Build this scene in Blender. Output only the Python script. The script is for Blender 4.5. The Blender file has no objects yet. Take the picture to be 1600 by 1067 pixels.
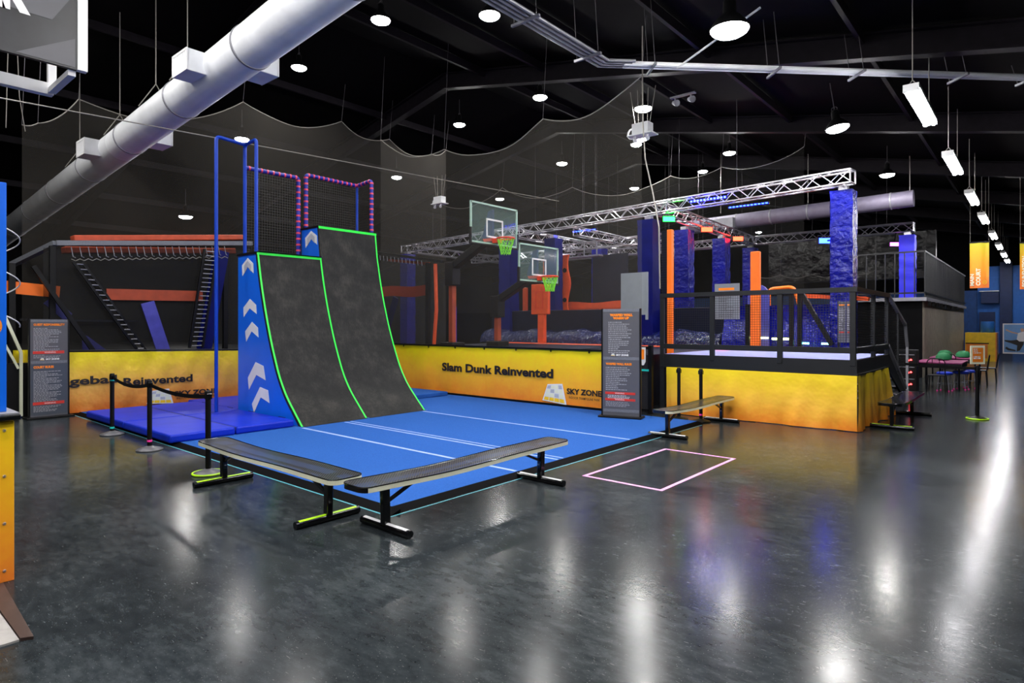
import bpy, bmesh, math, random
from mathutils import Vector, Matrix
random.seed(7)
S = bpy.context.scene
COL = S.collection
PI = math.pi
# ---------------------------------------------------------------- camera, world, exposure
cam = bpy.data.cameras.new('camera'); camo = bpy.data.objects.new('camera', cam); COL.objects.link(camo)
camo.location = (0, 0, 1.8); camo.rotation_euler = (PI/2, 0, math.radians(40.66))
cam.sensor_width = 36; cam.lens = 21.735; cam.shift_y = -0.01656; cam.clip_end = 300; cam.clip_start = .05
S.camera = camo
S.view_settings.view_transform = 'Standard'; S.view_settings.look = 'None'
S.view_settings.gamma = 1; S.view_settings.use_curve_mapping = False
S.view_settings.exposure = 1.0
LAMP = 200.0        # radiance of the high bay lenses
TUBE = 40.0         # radiance of the fluorescent tubes
w = bpy.data.worlds.new('world'); S.world = w; w.use_nodes = True
w.node_tree.nodes['Background'].inputs[0].default_value = (.5, .48, .6, 1)
w.node_tree.nodes['Background'].inputs[1].default_value = 0.004

# ---------------------------------------------------------------- materials
def lin(c):
    if isinstance(c, str):
        c = [int(c[i:i+2], 16)/255 for i in (0, 2, 4)]
        c = [x/12.92 if x < .04045 else ((x+.055)/1.055)**2.4 for x in c]
    return tuple(c[:3])+(1.,)
class N:
    """small node builder"""
    def __init__(s, m): s.t = m.node_tree; s.b = s.t.nodes['Principled BSDF']; s.o = s.t.nodes['Material Output']
    def n(s, typ, **k):
        x = s.t.nodes.new(typ)
        for a, v in k.items(): setattr(x, a, v)
        return x
    def l(s, a, b): s.t.links.new(a, b)
    def math(s, op, a, b=None, c=None):
        x = s.n('ShaderNodeMath', operation=op)
        for i, v in enumerate((a, b, c)):
            if v is None: continue
            if isinstance(v, (int, float)): x.inputs[i].default_value = v
            else: s.l(v, x.inputs[i])
        return x.outputs[0]
    def co(s): return s.n('ShaderNodeTexCoord').outputs['Object']
    def noise(s, sc, det=3, rough=.5, vec=None, stretch=None):
        x = s.n('ShaderNodeTexNoise'); x.inputs['Scale'].default_value = sc
        x.inputs['Detail'].default_value = det; x.inputs['Roughness'].default_value = rough
        v = vec or s.co()
        if stretch:
            mp = s.n('ShaderNodeMapping'); mp.inputs['Scale'].default_value = stretch; s.l(v, mp.inputs[0]); v = mp.outputs[0]
        s.l(v, x.inputs['Vector']); return x.outputs['Fac']
    def ramp(s, fac, stops):
        r = s.n('ShaderNodeValToRGB'); e = r.color_ramp.elements
        while len(e) < len(stops): e.new(.5)
        for q, (p, c) in zip(e, stops): q.position = p; q.color = lin(c)
        s.l(fac, r.inputs[0]); return r.outputs[0]
    def bump(s, h, strength=.3, dist=.01):
        x = s.n('ShaderNodeBump'); x.inputs['Strength'].default_value = strength; x.inputs['Distance'].default_value = dist
        s.l(h, x.inputs['Height']); s.l(x.outputs[0], s.b.inputs['Normal'])
def mat(name, c, rough=.5, metal=0., var=.12, sc=6., bump=0., bsc=30., spec=.5, coat=0., bd=.01):
    m = bpy.data.materials.new(name); m.use_nodes = True; q = N(m); b = q.b
    b.inputs['Roughness'].default_value = rough; b.inputs['Metallic'].default_value = metal
    b.inputs['Specular IOR Level'].default_value = spec; b.inputs['Coat Weight'].default_value = coat
    L = lin(c)
    if var:
        f = q.noise(sc, 4)
        lo = tuple(x*(1-var) for x in L[:3]); hi = tuple(min(1, x*(1+var)) for x in L[:3])
        q.l(q.ramp(f, [(.3, lo), (.7, hi)]), b.inputs['Base Color'])
    else: b.inputs['Base Color'].default_value = L
    if bump: q.bump(q.noise(bsc, 3), bump, bd)
    return m
def emi(name, c, s):
    m = bpy.data.materials.new(name); m.use_nodes = True; b = m.node_tree.nodes['Principled BSDF']
    b.inputs['Base Color'].default_value = (.02, .02, .02, 1)
    b.inputs['Emission Color'].default_value = lin(c); b.inputs['Emission Strength'].default_value = s
    return m
def alpha_mix(m, fac):
    q = N(m); tr = q.n('ShaderNodeBsdfTransparent'); mx = q.n('ShaderNodeMixShader')
    if isinstance(fac, (int, float)): mx.inputs[0].default_value = fac
    else: q.l(fac, mx.inputs[0])
    q.l(tr.outputs[0], mx.inputs[1]); q.l(q.b.outputs[0], mx.inputs[2]); q.l(mx.outputs[0], q.o.inputs[0])
def gridmat(name, c, cell, thick, axes, diag=False, rough=.5):
    """threads of a net or of expanded metal: opaque on the lines, open between them"""
    m = mat(name, c, rough, var=0); q = N(m)
    sp = q.n('ShaderNodeSeparateXYZ'); q.l(q.co(), sp.inputs[0])
    a, b = sp.outputs[axes[0]], sp.outputs[axes[1]]
    if diag: a, b = q.math('ADD', a, b), q.math('SUBTRACT', a, b)
    def line(v):
        fr = q.math('FRACT', q.math('DIVIDE', v, cell))
        return q.math('LESS_THAN', fr, thick)
    alpha_mix(m, q.math('MAXIMUM', line(a), line(b)))
    return m
def netmat(name, c, dens):
    m = mat(name, c, .9, var=.0); q = N(m)
    f = q.noise(.9, 3); f2 = q.math('MULTIPLY_ADD', f, .5, .75)
    alpha_mix(m, q.math('MULTIPLY', f2, dens)); return m

M = {}
# polished dark concrete
m = bpy.data.materials.new('polished_concrete'); m.use_nodes = True; q = N(m)
n1 = q.noise(.55, 6, .6); n2 = q.noise(7, 6, .7, stretch=(1, 2.2, 1)); n3 = q.noise(90, 2, .5)
mixf = q.math('ADD', q.math('MULTIPLY', n1, .55), q.math('MULTIPLY', n2, .45))
base = q.ramp(mixf, [(.38, '191d20'), (.5, '262b2e'), (.62, '3a3f42')])
speck = q.math('GREATER_THAN', n3, .70)
scr = q.math('GREATER_THAN', q.noise(14, 3, .6, stretch=(1, 7, 1)), .70)
mm = q.n('ShaderNodeMix', data_type='RGBA'); q.l(q.math('MULTIPLY', q.math('MAXIMUM', speck, scr), .30), mm.inputs[0]); q.l(base, mm.inputs[6])
mm.inputs[7].default_value = lin('9a9c9c'); q.l(mm.outputs[2], q.b.inputs['Base Color'])
q.l(q.math('MULTIPLY_ADD', n2, .14, .12), q.b.inputs['Roughness'])
q.b.inputs['Specular IOR Level'].default_value = .10
q.bump(q.noise(5, 3, .5), .03, .01); M['floor'] = m
M['black'] = mat('black_paint', '09090b', .45, var=.2, spec=.25)
M['rubber'] = mat('matte_black_rubber', '060608', .8, var=.2, spec=.05)
M['rail'] = mat('dark_grey_painted_steel', '17191c', .42, var=.1)
M['gloss_black'] = mat('glossy_black_powder_coat', '0b0b0d', .18, var=.1, coat=.3)
M['ceil'] = mat('dark_ceiling_metal', '060506', .8, var=.3, spec=.05)
M['beam'] = mat('dark_purplish_steel', '110d13', .6, var=.3, spec=.12)
M['wall'] = mat('black_wall', '08080a', .8, var=.3, spec=.08)
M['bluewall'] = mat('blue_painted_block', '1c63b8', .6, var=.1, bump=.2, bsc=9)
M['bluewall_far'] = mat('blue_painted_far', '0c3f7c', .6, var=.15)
M['bluedark'] = mat('dark_blue_paint', '0a2350', .6)
M['carpet'] = mat('blue_carpet', '2857a2', .95, var=.12, sc=60, bump=.5, bsc=350, spec=.1)
M['stripe'] = mat('pale_stripe', '8fa6dc', .9, var=.1, spec=.1)
M['pad'] = mat('blue_vinyl_pad', '0f2cb4', .45, var=.1, sc=3, bump=.25, bsc=4, spec=.2)
M['padseam'] = mat('navy_seam', '081468', .6, var=0)
M['cyan'] = mat('pale_cyan_tape', '4f9fb0', .4, var=0)
M['pink'] = mat('pink_tape', 'f0a0d8', .4, var=0)
M['hotpink'] = mat('hot_pink_tape', 'ff3fa8', .4, var=0)
M['lime'] = mat('lime_tape', 'b6f010', .4, var=0)
M['teal'] = mat('teal_tape', '22c8c0', .4, var=0)
M['panelblue'] = mat('blue_laminate', '0666e2', .35, var=.05, sc=2)
M['white'] = mat('white_paint', 'e4e4e6', .4, var=.03)
M['cream'] = mat('cream_tape', 'e6e8cf', .45, var=.03)
M['greyw'] = mat('light_grey_decal', 'b4b8c4', .4, var=.05)
M['green'] = mat('green_edge_tape', '10d838', .4, var=.04)
N(M['green']).b.inputs['Emission Color'].default_value = lin('10d838'); N(M['green']).b.inputs['Emission Strength'].default_value = .12  # faint glow added to the tape, which is no lamp
# ramp surface: black with pale scuffs
m = bpy.data.materials.new('scuffed_black_running_surface'); m.use_nodes = True; q = N(m)
a = q.noise(2.2, 6, .65); b_ = q.noise(28, 5, .7, stretch=(1, 3, .35))
q.l(q.ramp(q.math('ADD', q.math('MULTIPLY', a, .6), q.math('MULTIPLY', b_, .4)), [(.36, '111113'), (.5, '1f1f1f'), (.68, '3a3835')]), q.b.inputs['Base Color'])
q.b.inputs['Roughness'].default_value = .6; q.b.inputs['Specular IOR Level'].default_value = .18; q.bump(b_, .1); M['ramp'] = m
# banner vinyl: printed yellow to orange gradient
def banner(name, z0, z1, top='f7e10c', mid='f6b52a', bot='ec8420', wrinkle=.35):
    m = bpy.data.materials.new(name); m.use_nodes = True; q = N(m)
    sp = q.n('ShaderNodeSeparateXYZ'); q.l(q.n('ShaderNodeNewGeometry').outputs['Position'], sp.inputs[0])
    t = q.math('DIVIDE', q.math('SUBTRACT', sp.outputs[2], z0), z1-z0)
    nn = q.noise(1.6, 5, .6); n2 = q.noise(14, 3, .6)
    t2 = q.math('ADD', t, q.math('MULTIPLY', q.math('SUBTRACT', nn, .5), .45))
    t2 = q.math('ADD', t2, q.math('MULTIPLY', q.math('SUBTRACT', n2, .5), .22))
    q.l(q.ramp(t2, [(.02, bot), (.45, mid), (.98, top)]), q.b.inputs['Base Color'])
    q.b.inputs['Roughness'].default_value = .45
    q.bump(q.noise(2.3, 3, .5), wrinkle, .12); return m
M['banner'] = banner('yellow_orange_banner', 0, 1.25, wrinkle=.12)
M['banner_l'] = banner('yellow_orange_wrinkled_banner', 0, 1.25, mid='eeb04c', bot='dc6f1c', wrinkle=.5)
M['skirt'] = banner('yellow_orange_skirt', 0, .95, top='f3d61c', mid='f6c040', bot='ee8c28', wrinkle=.25)
M['kiosk'] = banner('yellow_orange_kiosk', 0, 1.15, top='fbd410', mid='f9a81e', bot='f08028', wrinkle=0)
M['hang'] = banner('hanging_banner_print', 2.95, 4.45, top='c8c010', mid='f0a01c', bot='ee7a22', wrinkle=0)
M['yellow'] = mat('yellow_laminate', 'f6c81e', .4, var=.1)
M['orange_lam'] = mat('orange_laminate', 'ea8426', .4, var=.1)
M['ink'] = mat('black_print', '1b1716', .5, var=0)
M['signgrey'] = mat('grey_sign_print', '55555b', .45, var=.04)
M['signslate'] = mat('slate_sign_print', '444b57', .45, var=.04)
M['signedge'] = mat('dark_dotted_print', '6d7078', .5, var=.3, sc=90)
M['orange_print'] = mat('orange_print', 'ff8a12', .5, var=0)
M['red_print'] = mat('red_print', 'cf3428', .5, var=0)
M['grey_print'] = mat('pale_print', 'a9a9ae', .5, var=0)
M['navy'] = mat('navy_crinkled_vinyl', '0b1340', .14, var=.25, sc=2, bump=1., bsc=7, bd=.12)
M['navym'] = mat('navy_pad', '070b22', .5, var=.2, spec=.2)
M['colblue'] = mat('blue_crinkled_vinyl', '070e80', .2, var=.2, sc=3, bump=1., bsc=7, bd=.045, spec=.4)
M['coldark'] = mat('dark_blue_padding', '080f58', .45, var=.15, sc=3, bump=.3, bsc=6, spec=.15)
M['colbright'] = mat('bright_blue_padding', '2a2cf0', .5, var=.05)
M['orange_mid'] = mat('medium_orange_vinyl', 'b8492a', .6, var=.15)  # medium orange, between the bright and the dark vinyl
M['orange_dk'] = mat('dimmed_orange_vinyl', '9c3c1a', .6, var=.15)  # darker orange holds the dimness behind the nets
M['orange'] = mat('orange_vinyl', 'd24c1e', .45, var=.12, bump=.3, bsc=8)
M['orange_br'] = mat('bright_orange_board', 'ff7614', .5, var=.05)
M['violet'] = mat('violet_blue_vinyl', '4444a0', .45, var=.15, bump=.3, bsc=7)
M['alu'] = mat('aluminium', 'c8c6d0', .28, metal=.85, var=.05)
M['galv'] = mat('galvanised_sheet', 'e6e8ec', .5, metal=.0, var=.1, sc=2, bump=.12, bsc=3)
M['base_grey'] = mat('dull_grey_base', '55555a', .4, metal=.2)
M['duct_far'] = mat('purple_grey_sheet', '6a6478', .55, var=.1)  # plain purple-grey tone for the far duct
M['galvd'] = mat('galvanised_dull', '8c8c94', .5, metal=.4)
M['wire'] = mat('grey_wire', '8a8680', .5, metal=.3, var=0)
M['wired'] = mat('dark_wire', '4a474c', .6, var=0)
M['pipeblue'] = mat('blue_painted_pipe', '0a3cb0', .4, var=.05, spec=.3)
M['wrapblue'] = mat('blue_foam_pipe_cover', '141a90', .5, var=.1)
M['wrapred'] = mat('red_wrap_tape', 'e0405a', .5, var=0)
M['grid_net'] = gridmat('black_cord_net', '101012', .055, .10, (1, 2))
M['grid_net_x'] = gridmat('black_cord_net_side', '101012', .055, .10, (0, 2))
M['grid_rail'] = gridmat('black_welded_mesh', '0c0c0e', .045, .13, (0, 2))
M['grid_rail_y'] = gridmat('black_welded_mesh_side', '0c0c0e', .045, .15, (1, 2))
M['gate_mesh'] = gridmat('grey_diamond_mesh', '3c3c40', .04, .22, (0, 2), True)
M['bench_mesh'] = gridmat('black_expanded_metal', '222226', .03, .62, (0, 1), True, .3)
M['net'] = netmat('fine_grey_netting', '625e58', .15)
M['net_far'] = netmat('fine_dark_netting', '5c5a56', .07)
M['tramp_net'] = netmat('black_trampoline_mesh', '1a1a1a', .5)
M['glass'] = None
m = mat('clear_backboard', 'a8c8c0', .08, var=0); alpha_mix(m, .10); M['glass'] = m
M['bbframe'] = mat('pale_green_white_frame', 'a4c4b4', .4, var=.05)
M['rim'] = mat('orange_red_rim', 'f03c10', .4, var=0)
M['netgreen'] = mat('neon_green_cord', '8cf02c', .6, var=0)
M['lens'] = emi('lamp_lens', (1, .98, .95), LAMP)
M['tube'] = emi('fluorescent_tube', (1, .98, 1.), TUBE)
M['ledblue'] = emi('blue_led', (.004, .012, 1), 40)
M['leddim'] = emi('dim_blue_led', (.05, .05, 1), .5)
M['ledcool'] = emi('cool_blue_led', (.004, .006, 1), 75)
M['ledgreen'] = emi('green_led', (.004, 1, .02), 22)
M['ledorange'] = emi('orange_led', (1, .012, .004), 22)
M['ledred'] = emi('red_led', (1, .03, .03), 9)
M['ledpurple'] = emi('purple_led', (.6, .06, 1), 10)
M['ledlime'] = emi('warm_lime_led', (.8, .9, .3), 5)
M['ledteal'] = emi('teal_led', (.2, .8, .9), 4)
M['deckpad'] = mat('pale_blue_deck_pad', '8f96d8', .6, var=.05)
M['plate'] = mat('pale_grey_plate', '9d9b98', .6, var=.1, sc=20)
M['brown'] = mat('dark_brown_strip', '3b2c28', .5, var=.2)
M['signface'] = mat('charcoal_print', '1f2026', .4, var=.35, sc=5)
M['frost'] = mat('grey_panel_back', '7e848a', .5, var=.06)
M['skin'] = mat('poster_skin', 'c89a80', .6, var=0)
M['postersky'] = mat('poster_blue', '6c98cf', .5, var=.12, sc=2)
M['greenc'] = mat('green_cloth', '0f6a3c', .7, var=.1)
M['stoolblue'] = mat('blue_seat', '1536b8', .4, var=.1)
M['magenta'] = mat('magenta_table_edge', '7c2058', .5, var=.1)
M['foam'] = mat('blue_foam_cubes', '2b3a90', .8, var=.3, sc=4)

# ---------------------------------------------------------------- mesh builder
W = {}
def V(*a): return Vector(a[0] if len(a) == 1 else a)
class MB:
    def __init__(s): s.v = []; s.f = []
    def add(s, vs, fs):
        o = len(s.v); s.v += [tuple(x) for x in vs]; s.f += [tuple(i+o for i in f) for f in fs]; return s
    def box(s, x0, y0, z0, x1, y1, z1):
        c = [(x, y, z) for z in (z0, z1) for y in (y0, y1) for x in (x0, x1)]
        return s.add(c, [(0, 2, 3, 1), (4, 5, 7, 6), (0, 1, 5, 4), (2, 6, 7, 3), (0, 4, 6, 2), (1, 3, 7, 5)])
    def bar(s, p0, p1, wd, h=None, up=(0, 0, 1)):
        h = h or wd; p0, p1 = V(p0), V(p1); d = (p1-p0).normalized(); u = V(up)
        if abs(d.dot(u)) > .98: u = V(0, 1, 0)
        a = d.cross(u).normalized(); b = a.cross(d).normalized(); a *= wd/2; b *= h/2
        c = [p+i*a+j*b for p in (p0, p1) for j in (-1, 1) for i in (-1, 1)]
        return s.add(c, [(0, 2, 3, 1), (4, 5, 7, 6), (0, 1, 5, 4), (2, 6, 7, 3), (0, 4, 6, 2), (1, 3, 7, 5)])
    def tube(s, pts, r, n=8, closed=False):
        pts = [V(p) for p in pts]; k = len(pts); rings = []
        prev = None
        for i, p in enumerate(pts):
            if closed: d = pts[(i+1) % k]-pts[i-1]
            else: d = pts[min(i+1, k-1)]-pts[max(i-1, 0)]
            d.normalize()
            if prev is None:
                u = V(0, 0, 1) if abs(d.z) < .9 else V(1, 0, 0)
                a = d.cross(u).normalized()
            else: a = (prev-d*prev.dot(d)).normalized()
            prev = a; b = d.cross(a)
            rr = r[i] if isinstance(r, (list, tuple)) else r
            rings.append([p+rr*(math.cos(t*2*PI/n)*a+math.sin(t*2*PI/n)*b) for t in range(n)])
        vs = [x for R in rings for x in R]; fs = []
        for i in range(k if closed else k-1):
            j = (i+1) % k
            for t in range(n): fs.append((i*n+t, i*n+(t+1) % n, j*n+(t+1) % n, j*n+t))
        if not closed: fs += [tuple(range(n-1, -1, -1)), tuple((k-1)*n+t for t in range(n))]
        return s.add(vs, fs)
    def lathe(s, prof, c=(0, 0, 0), n=24):
        vs = []; fs = []
        for r, z in prof: vs += [(c[0]+r*math.cos(t*2*PI/n), c[1]+r*math.sin(t*2*PI/n), c[2]+z) for t in range(n)]
        for i in range(len(prof)-1):
            for t in range(n): fs.append((i*n+t, i*n+(t+1) % n, (i+1)*n+(t+1) % n, (i+1)*n+t))
        fs += [tuple(range(n-1, -1, -1)), tuple((len(prof)-1)*n+t for t in range(n))]
        return s.add(vs, fs)
    def prism(s, poly, vec):
        n = len(poly); vec = V(vec); p = [V(x) for x in poly]
        return s.add(p+[x+vec for x in p], [tuple(range(n-1, -1, -1)), tuple(range(n, 2*n))]+[(i, (i+1) % n, n+(i+1) % n, n+i) for i in range(n)])
    def grid(s, fn, nu, nv):
        vs = [fn(i/nu, j/nv) for j in range(nv+1) for i in range(nu+1)]
        return s.add(vs, [(j*(nu+1)+i, j*(nu+1)+i+1, (j+1)*(nu+1)+i+1, (j+1)*(nu+1)+i) for j in range(nv) for i in range(nu)])
    def build(s, name, m, parent=None, smooth=False, bevel=0, local=False):
        if parent is not None: o0 = V(0, 0, 0) if local else W[parent.name]
        else:
            xs = [v[0] for v in s.v]; ys = [v[1] for v in s.v]; zs = [v[2] for v in s.v]
            o0 = V((min(xs)+max(xs))/2, (min(ys)+max(ys))/2, min(zs))
        me = bpy.data.meshes.new(name)
        me.from_pydata([tuple(V(v)-o0) for v in s.v], [], s.f)
        bm = bmesh.new(); bm.from_mesh(me); bmesh.ops.recalc_face_normals(bm, faces=bm.faces[:]); bm.to_mesh(me); bm.free()
        me.materials.append(M[m] if isinstance(m, str) else m)
        o = bpy.data.objects.new(name, me); COL.objects.link(o)
        if parent is not None: o.parent = parent
        else: o.location = o0
        W[o.name] = W[parent.name] if parent is not None else o0
        if smooth:
            for p in me.polygons: p.use_smooth = True
            me.set_sharp_from_angle(angle=math.radians(smooth if smooth is not True else 40))
        if bevel:
            b = o.modifiers.new('bevel', 'BEVEL'); b.width = bevel; b.segments = 2; b.limit_method = 'ANGLE'
        return o
def tag(o, label, cat, group=None, kind=None):
    o['label'] = label; o['category'] = cat
    if group: o['group'] = group
    if kind: o['kind'] = kind
    return o
def thing(name, label, cat, loc=(0, 0, 0), group=None):
    o = bpy.data.objects.new(name, None); COL.objects.link(o); o.location = loc; W[o.name] = V(loc); o.empty_display_size = .2
    return tag(o, label, cat, group)
def struct(o): o['kind'] = 'structure'; return o
def dup(root, loc=None, rz=None, label=None, scale=None):
    def cp(o, par):
        c = o.copy(); COL.objects.link(c)
        if par is not None: c.parent = par
        for ch in list(kids.get(o.name, [])): cp(ch, c)
        return c
    kids = {}
    for o in bpy.data.objects:
        if o.parent: kids.setdefault(o.parent.name, []).append(o)
    r = cp(root, None)
    if loc is not None: r.location = loc
    if rz is not None: r.rotation_euler = (0, 0, rz)
    if label: r['label'] = label
    if scale: r.scale = (scale,)*3
    return r
def text(s, org, u, v, width, height, m, parent, name='lettering', bold=.0, ext=.003):
    """a word in the plane (u,v) fitted to width x height, its lower left corner at org"""
    cu = bpy.data.curves.new('t', 'FONT'); cu.body = s; cu.offset = bold*1.8+.004; cu.extrude = 0.0; cu.resolution_u = 3
    to = bpy.data.objects.new('t', cu); COL.objects.link(to); bpy.context.view_layer.update()
    me = bpy.data.meshes.new_from_object(to.evaluated_get(bpy.context.evaluated_depsgraph_get()))
    bpy.data.objects.remove(to); bpy.data.curves.remove(cu)
    xs = [p.co.x for p in me.vertices]; ys = [p.co.y for p in me.vertices]
    x0, x1, y0, y1 = min(xs), max(xs), min(ys), max(ys); u, v, org = V(u).normalized(), V(v).normalized(), V(org)
    nrm = u.cross(v)
    mb = MB(); pv = [org+u*((p.co.x-x0)/(x1-x0)*width)+v*((p.co.y-y0)/(y1-y0)*height)+nrm*ext for p in me.vertices]
    mb.add(pv, [tuple(f.vertices) for f in me.polygons])
    bpy.data.meshes.remove(me)
    return mb.build(name, m, parent)
def poly(pts2, org, u, v, m, parent, name, ext=.003, th=.002):
    u, v, org = V(u), V(v), V(org); nr = u.cross(v).normalized()
    return MB().prism([org+u*a+v*b+nr*ext for a, b in pts2], nr*th).build(name, m, parent)

# ---------------------------------------------------------------- room
def ceil_z(x): return 9.6-.2*abs(x+14)
struct(MB().box(-34, -9, -.2, 6, 52, 0).build('floor', 'floor'))
mb = MB()
for a, b in ((-34, -14), (-14, 6)):
    mb.prism([(a, -9, ceil_z(a)), (b, -9, ceil_z(b)), (b, -9, ceil_z(b)+.15), (a, -9, ceil_z(a)+.15)], (0, 61, 0))
struct(mb.build('ceiling', 'ceil'))
struct(MB().box(-34.2, -9, 0, -34, 52, 9).build('wall_left', 'wall'))
struct(MB().box(6, -9, 0, 6.2, 52, 9).build('wall_right', 'wall'))
struct(MB().box(-34, -9.2, 0, 6, -9, 10).build('wall_front', 'wall'))
struct(MB().box(-34, 50, 0, 6, 50.2, 10).build('wall_back', 'wall'))
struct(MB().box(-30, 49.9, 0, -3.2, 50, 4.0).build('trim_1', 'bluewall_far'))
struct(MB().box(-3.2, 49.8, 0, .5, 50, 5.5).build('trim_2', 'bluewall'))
struct(MB().box(-2.05, 49.3, 0, -1.45, 49.8, 5.7).build('trim_3', 'bluedark'))
n = 0
for y in (1.5, 7.3, 13.2, 19, 25, 31, 37, 43):
    n += 1
    mb = MB()
    for a, b in ((-33.9, -14), (-14, 5.9)):
        za, zb = ceil_z(a)-.02, ceil_z(b)-.02
        for dz, hw in ((0, .12), (-.45, .12)):
            mb.bar((a, y, za+dz-.03), (b, y, zb+dz-.03), 2*hw, .035)
        mb.bar((a, y, za-.25), (b, y, zb-.25), .02, .45)
    struct(mb.build('trim_%d' % (n+3), 'beam'))
for x in (-31, -27.5, -24, -20.5, -17, -12.4, -10.2, -8, -5.6, -2.6, .4, 3.2):
    n += 1
    mb = MB(); z = ceil_z(x)-.13
    mb.box(x-.04, -8.9, z-.1, x+.04, 51.9, z+.1)
    struct(mb.build('trim_%d' % (n+3), 'beam'))

# ---------------------------------------------------------------- high bay lamps
def highbay():
    t = thing('high_bay_lamp', 'x', 'lamp', (0, 0, 0), 'round high bay lamps under the roof')
    MB().lathe([(.185, .004), (.2, 0), (.2, .02), (.17, .07), (.12, .13), (.07, .17), (.065, .3), (.05, .33), (.03, .34)], n=24).build('housing', 'black', t, 50, local=True)
    MB().lathe([(.0, -.065), (.08, -.06), (.14, -.042), (.178, -.018), (.186, .0)], n=24).build('lens', 'lens', t, True, local=True)
    MB().tube([(0, 0, .34), (0, 0, .85)], .008, 5).build('cord', 'wired', t, local=True)
    MB().tube([(.05*math.cos(a), 0, .36+.04*math.sin(a)) for a in [i*PI/4 for i in range(8)]], .006, 5, True).build('hook', 'wired', t, local=True)
    return t
HB = highbay()
lamps = [((-10.13, 7.73, 7.93), 1, 'glowing high bay lamp just right of the white duct at the top edge'),
 ((-7.67, 8.3, 7.44), 1, 'glowing high bay lamp beside the conduit run at the top centre'),
 ((-14.82, 8.67, 8.54), 1, 'high bay lamp hanging right under the white duct'),
 ((-3.59, 9.22, 6.62), 1.45, 'large high bay lamp cut by the top edge above the thin white tube'),
 ((-10.37, 13.24, 7.97), 1, 'high bay lamp above the left scallops of the front net, upper middle'),
 ((-14.9, 14.63, 8.52), 1, 'high bay lamp above the net corner left of centre'),
 ((-7.8, 14.26, 7.46), 1.15, 'high bay lamp directly above the grey projector box'),
 ((-3.64, 15.91, 6.63), 1.3, 'tilted high bay lamp between the diagonal conduit and the truss end'),
 ((-15.03, 20.65, 8.49), 1.1, 'high bay lamp seen through the front net above the backboards'),
 ((-19.4, 15.58, 7.62), 1, 'high bay lamp seen through the netting above the tall warped wall'),
 ((-25.86, 10.19, 6.33), 1.3, 'high bay lamp low at the left above the orange padded trampoline frame'),
 ((-19.24, 21.52, 7.66), 1, 'small high bay lamp just above the nearer backboard'),
 ((-15.07, 26.67, 8.49), 1.1, 'small high bay lamp left of the hanging rope over the long truss'),
 ((-10.08, 18.3, 7.92), 1, 'right one of two lamps overlapping below the projector box'),
 ((-10.72, 19.1, 8.05), 1, 'left one of two lamps overlapping below the projector box'),
 ((-10.45, 24.01, 7.99), 1, 'high bay lamp right of the rope just above the truss lights'),
 ((-7.87, 20.2, 7.47), 1, 'high bay lamp above the truss left of the long dark rafter'),
 ((-3.79, 22.86, 6.66), 1.1, 'high bay lamp right of the truss end over the far duct'),
 ((-19.08, 9.2, 7.69), 1.1, 'high bay lamp partly behind the blue pipe frame'),
 ((-15.22, 44.4, 8.3), 1, 'very far high bay lamp seen between trusses'),
 ((-26.66, 41.79, 6.17), 1, 'very far high bay lamp low beside the grey panel'),
 ((-1.98, 6.5, 6.3), 1, 'high bay lamp above the aisle, outside the top edge'),
 ((-7.6, 2.3, 7.44), 1, 'high bay lamp above the benches, outside the top edge'),
 ((-3.6, 3.2, 6.62), 1, 'high bay lamp above the pink taped box, outside the top edge'),
 ((-12.3, 2.0, 8.3), 1, 'high bay lamp above the left end of the carpet, outside the frame'),
 ((-16.8, 2.4, 8.0), 1, 'high bay lamp above the left doorway, outside the frame'),
 ((-10.1, 2.2, 8.0), 1, 'added high bay lamp above the stanchions, unseen outside the top edge'),  # added to throw more light on the yellow banners
 ((-14.0, -2.6, 8.6), 1, 'added unseen high bay lamp left behind the viewer under the ridge'),  # unseen lamp, added for brighter wall banners
 ((-5.6, -.6, 7.0), 1.2, 'high bay lamp right above the kiosk, outside the frame'),
 ((-3.6, -3.4, 6.6), 1, 'high bay lamp behind the viewer on the left'),
 ((1.2, 1.0, 5.8), 1, 'high bay lamp behind the viewer on the right'),
 ((-8.5, -3.0, 7.4), 1, 'high bay lamp behind the viewer far to the left')]
for i, (p, s, l) in enumerate(lamps):
    p = (p[0], p[1], min(p[2], ceil_z(p[0])-.88*s))
    r = dup(HB, p, None, l, s)
    if i == 7: r.rotation_euler = (.0, -.15, 0)
for ch in [o for o in bpy.data.objects if o.parent == HB]: bpy.data.objects.remove(ch)
bpy.data.objects.remove(HB)

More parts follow.
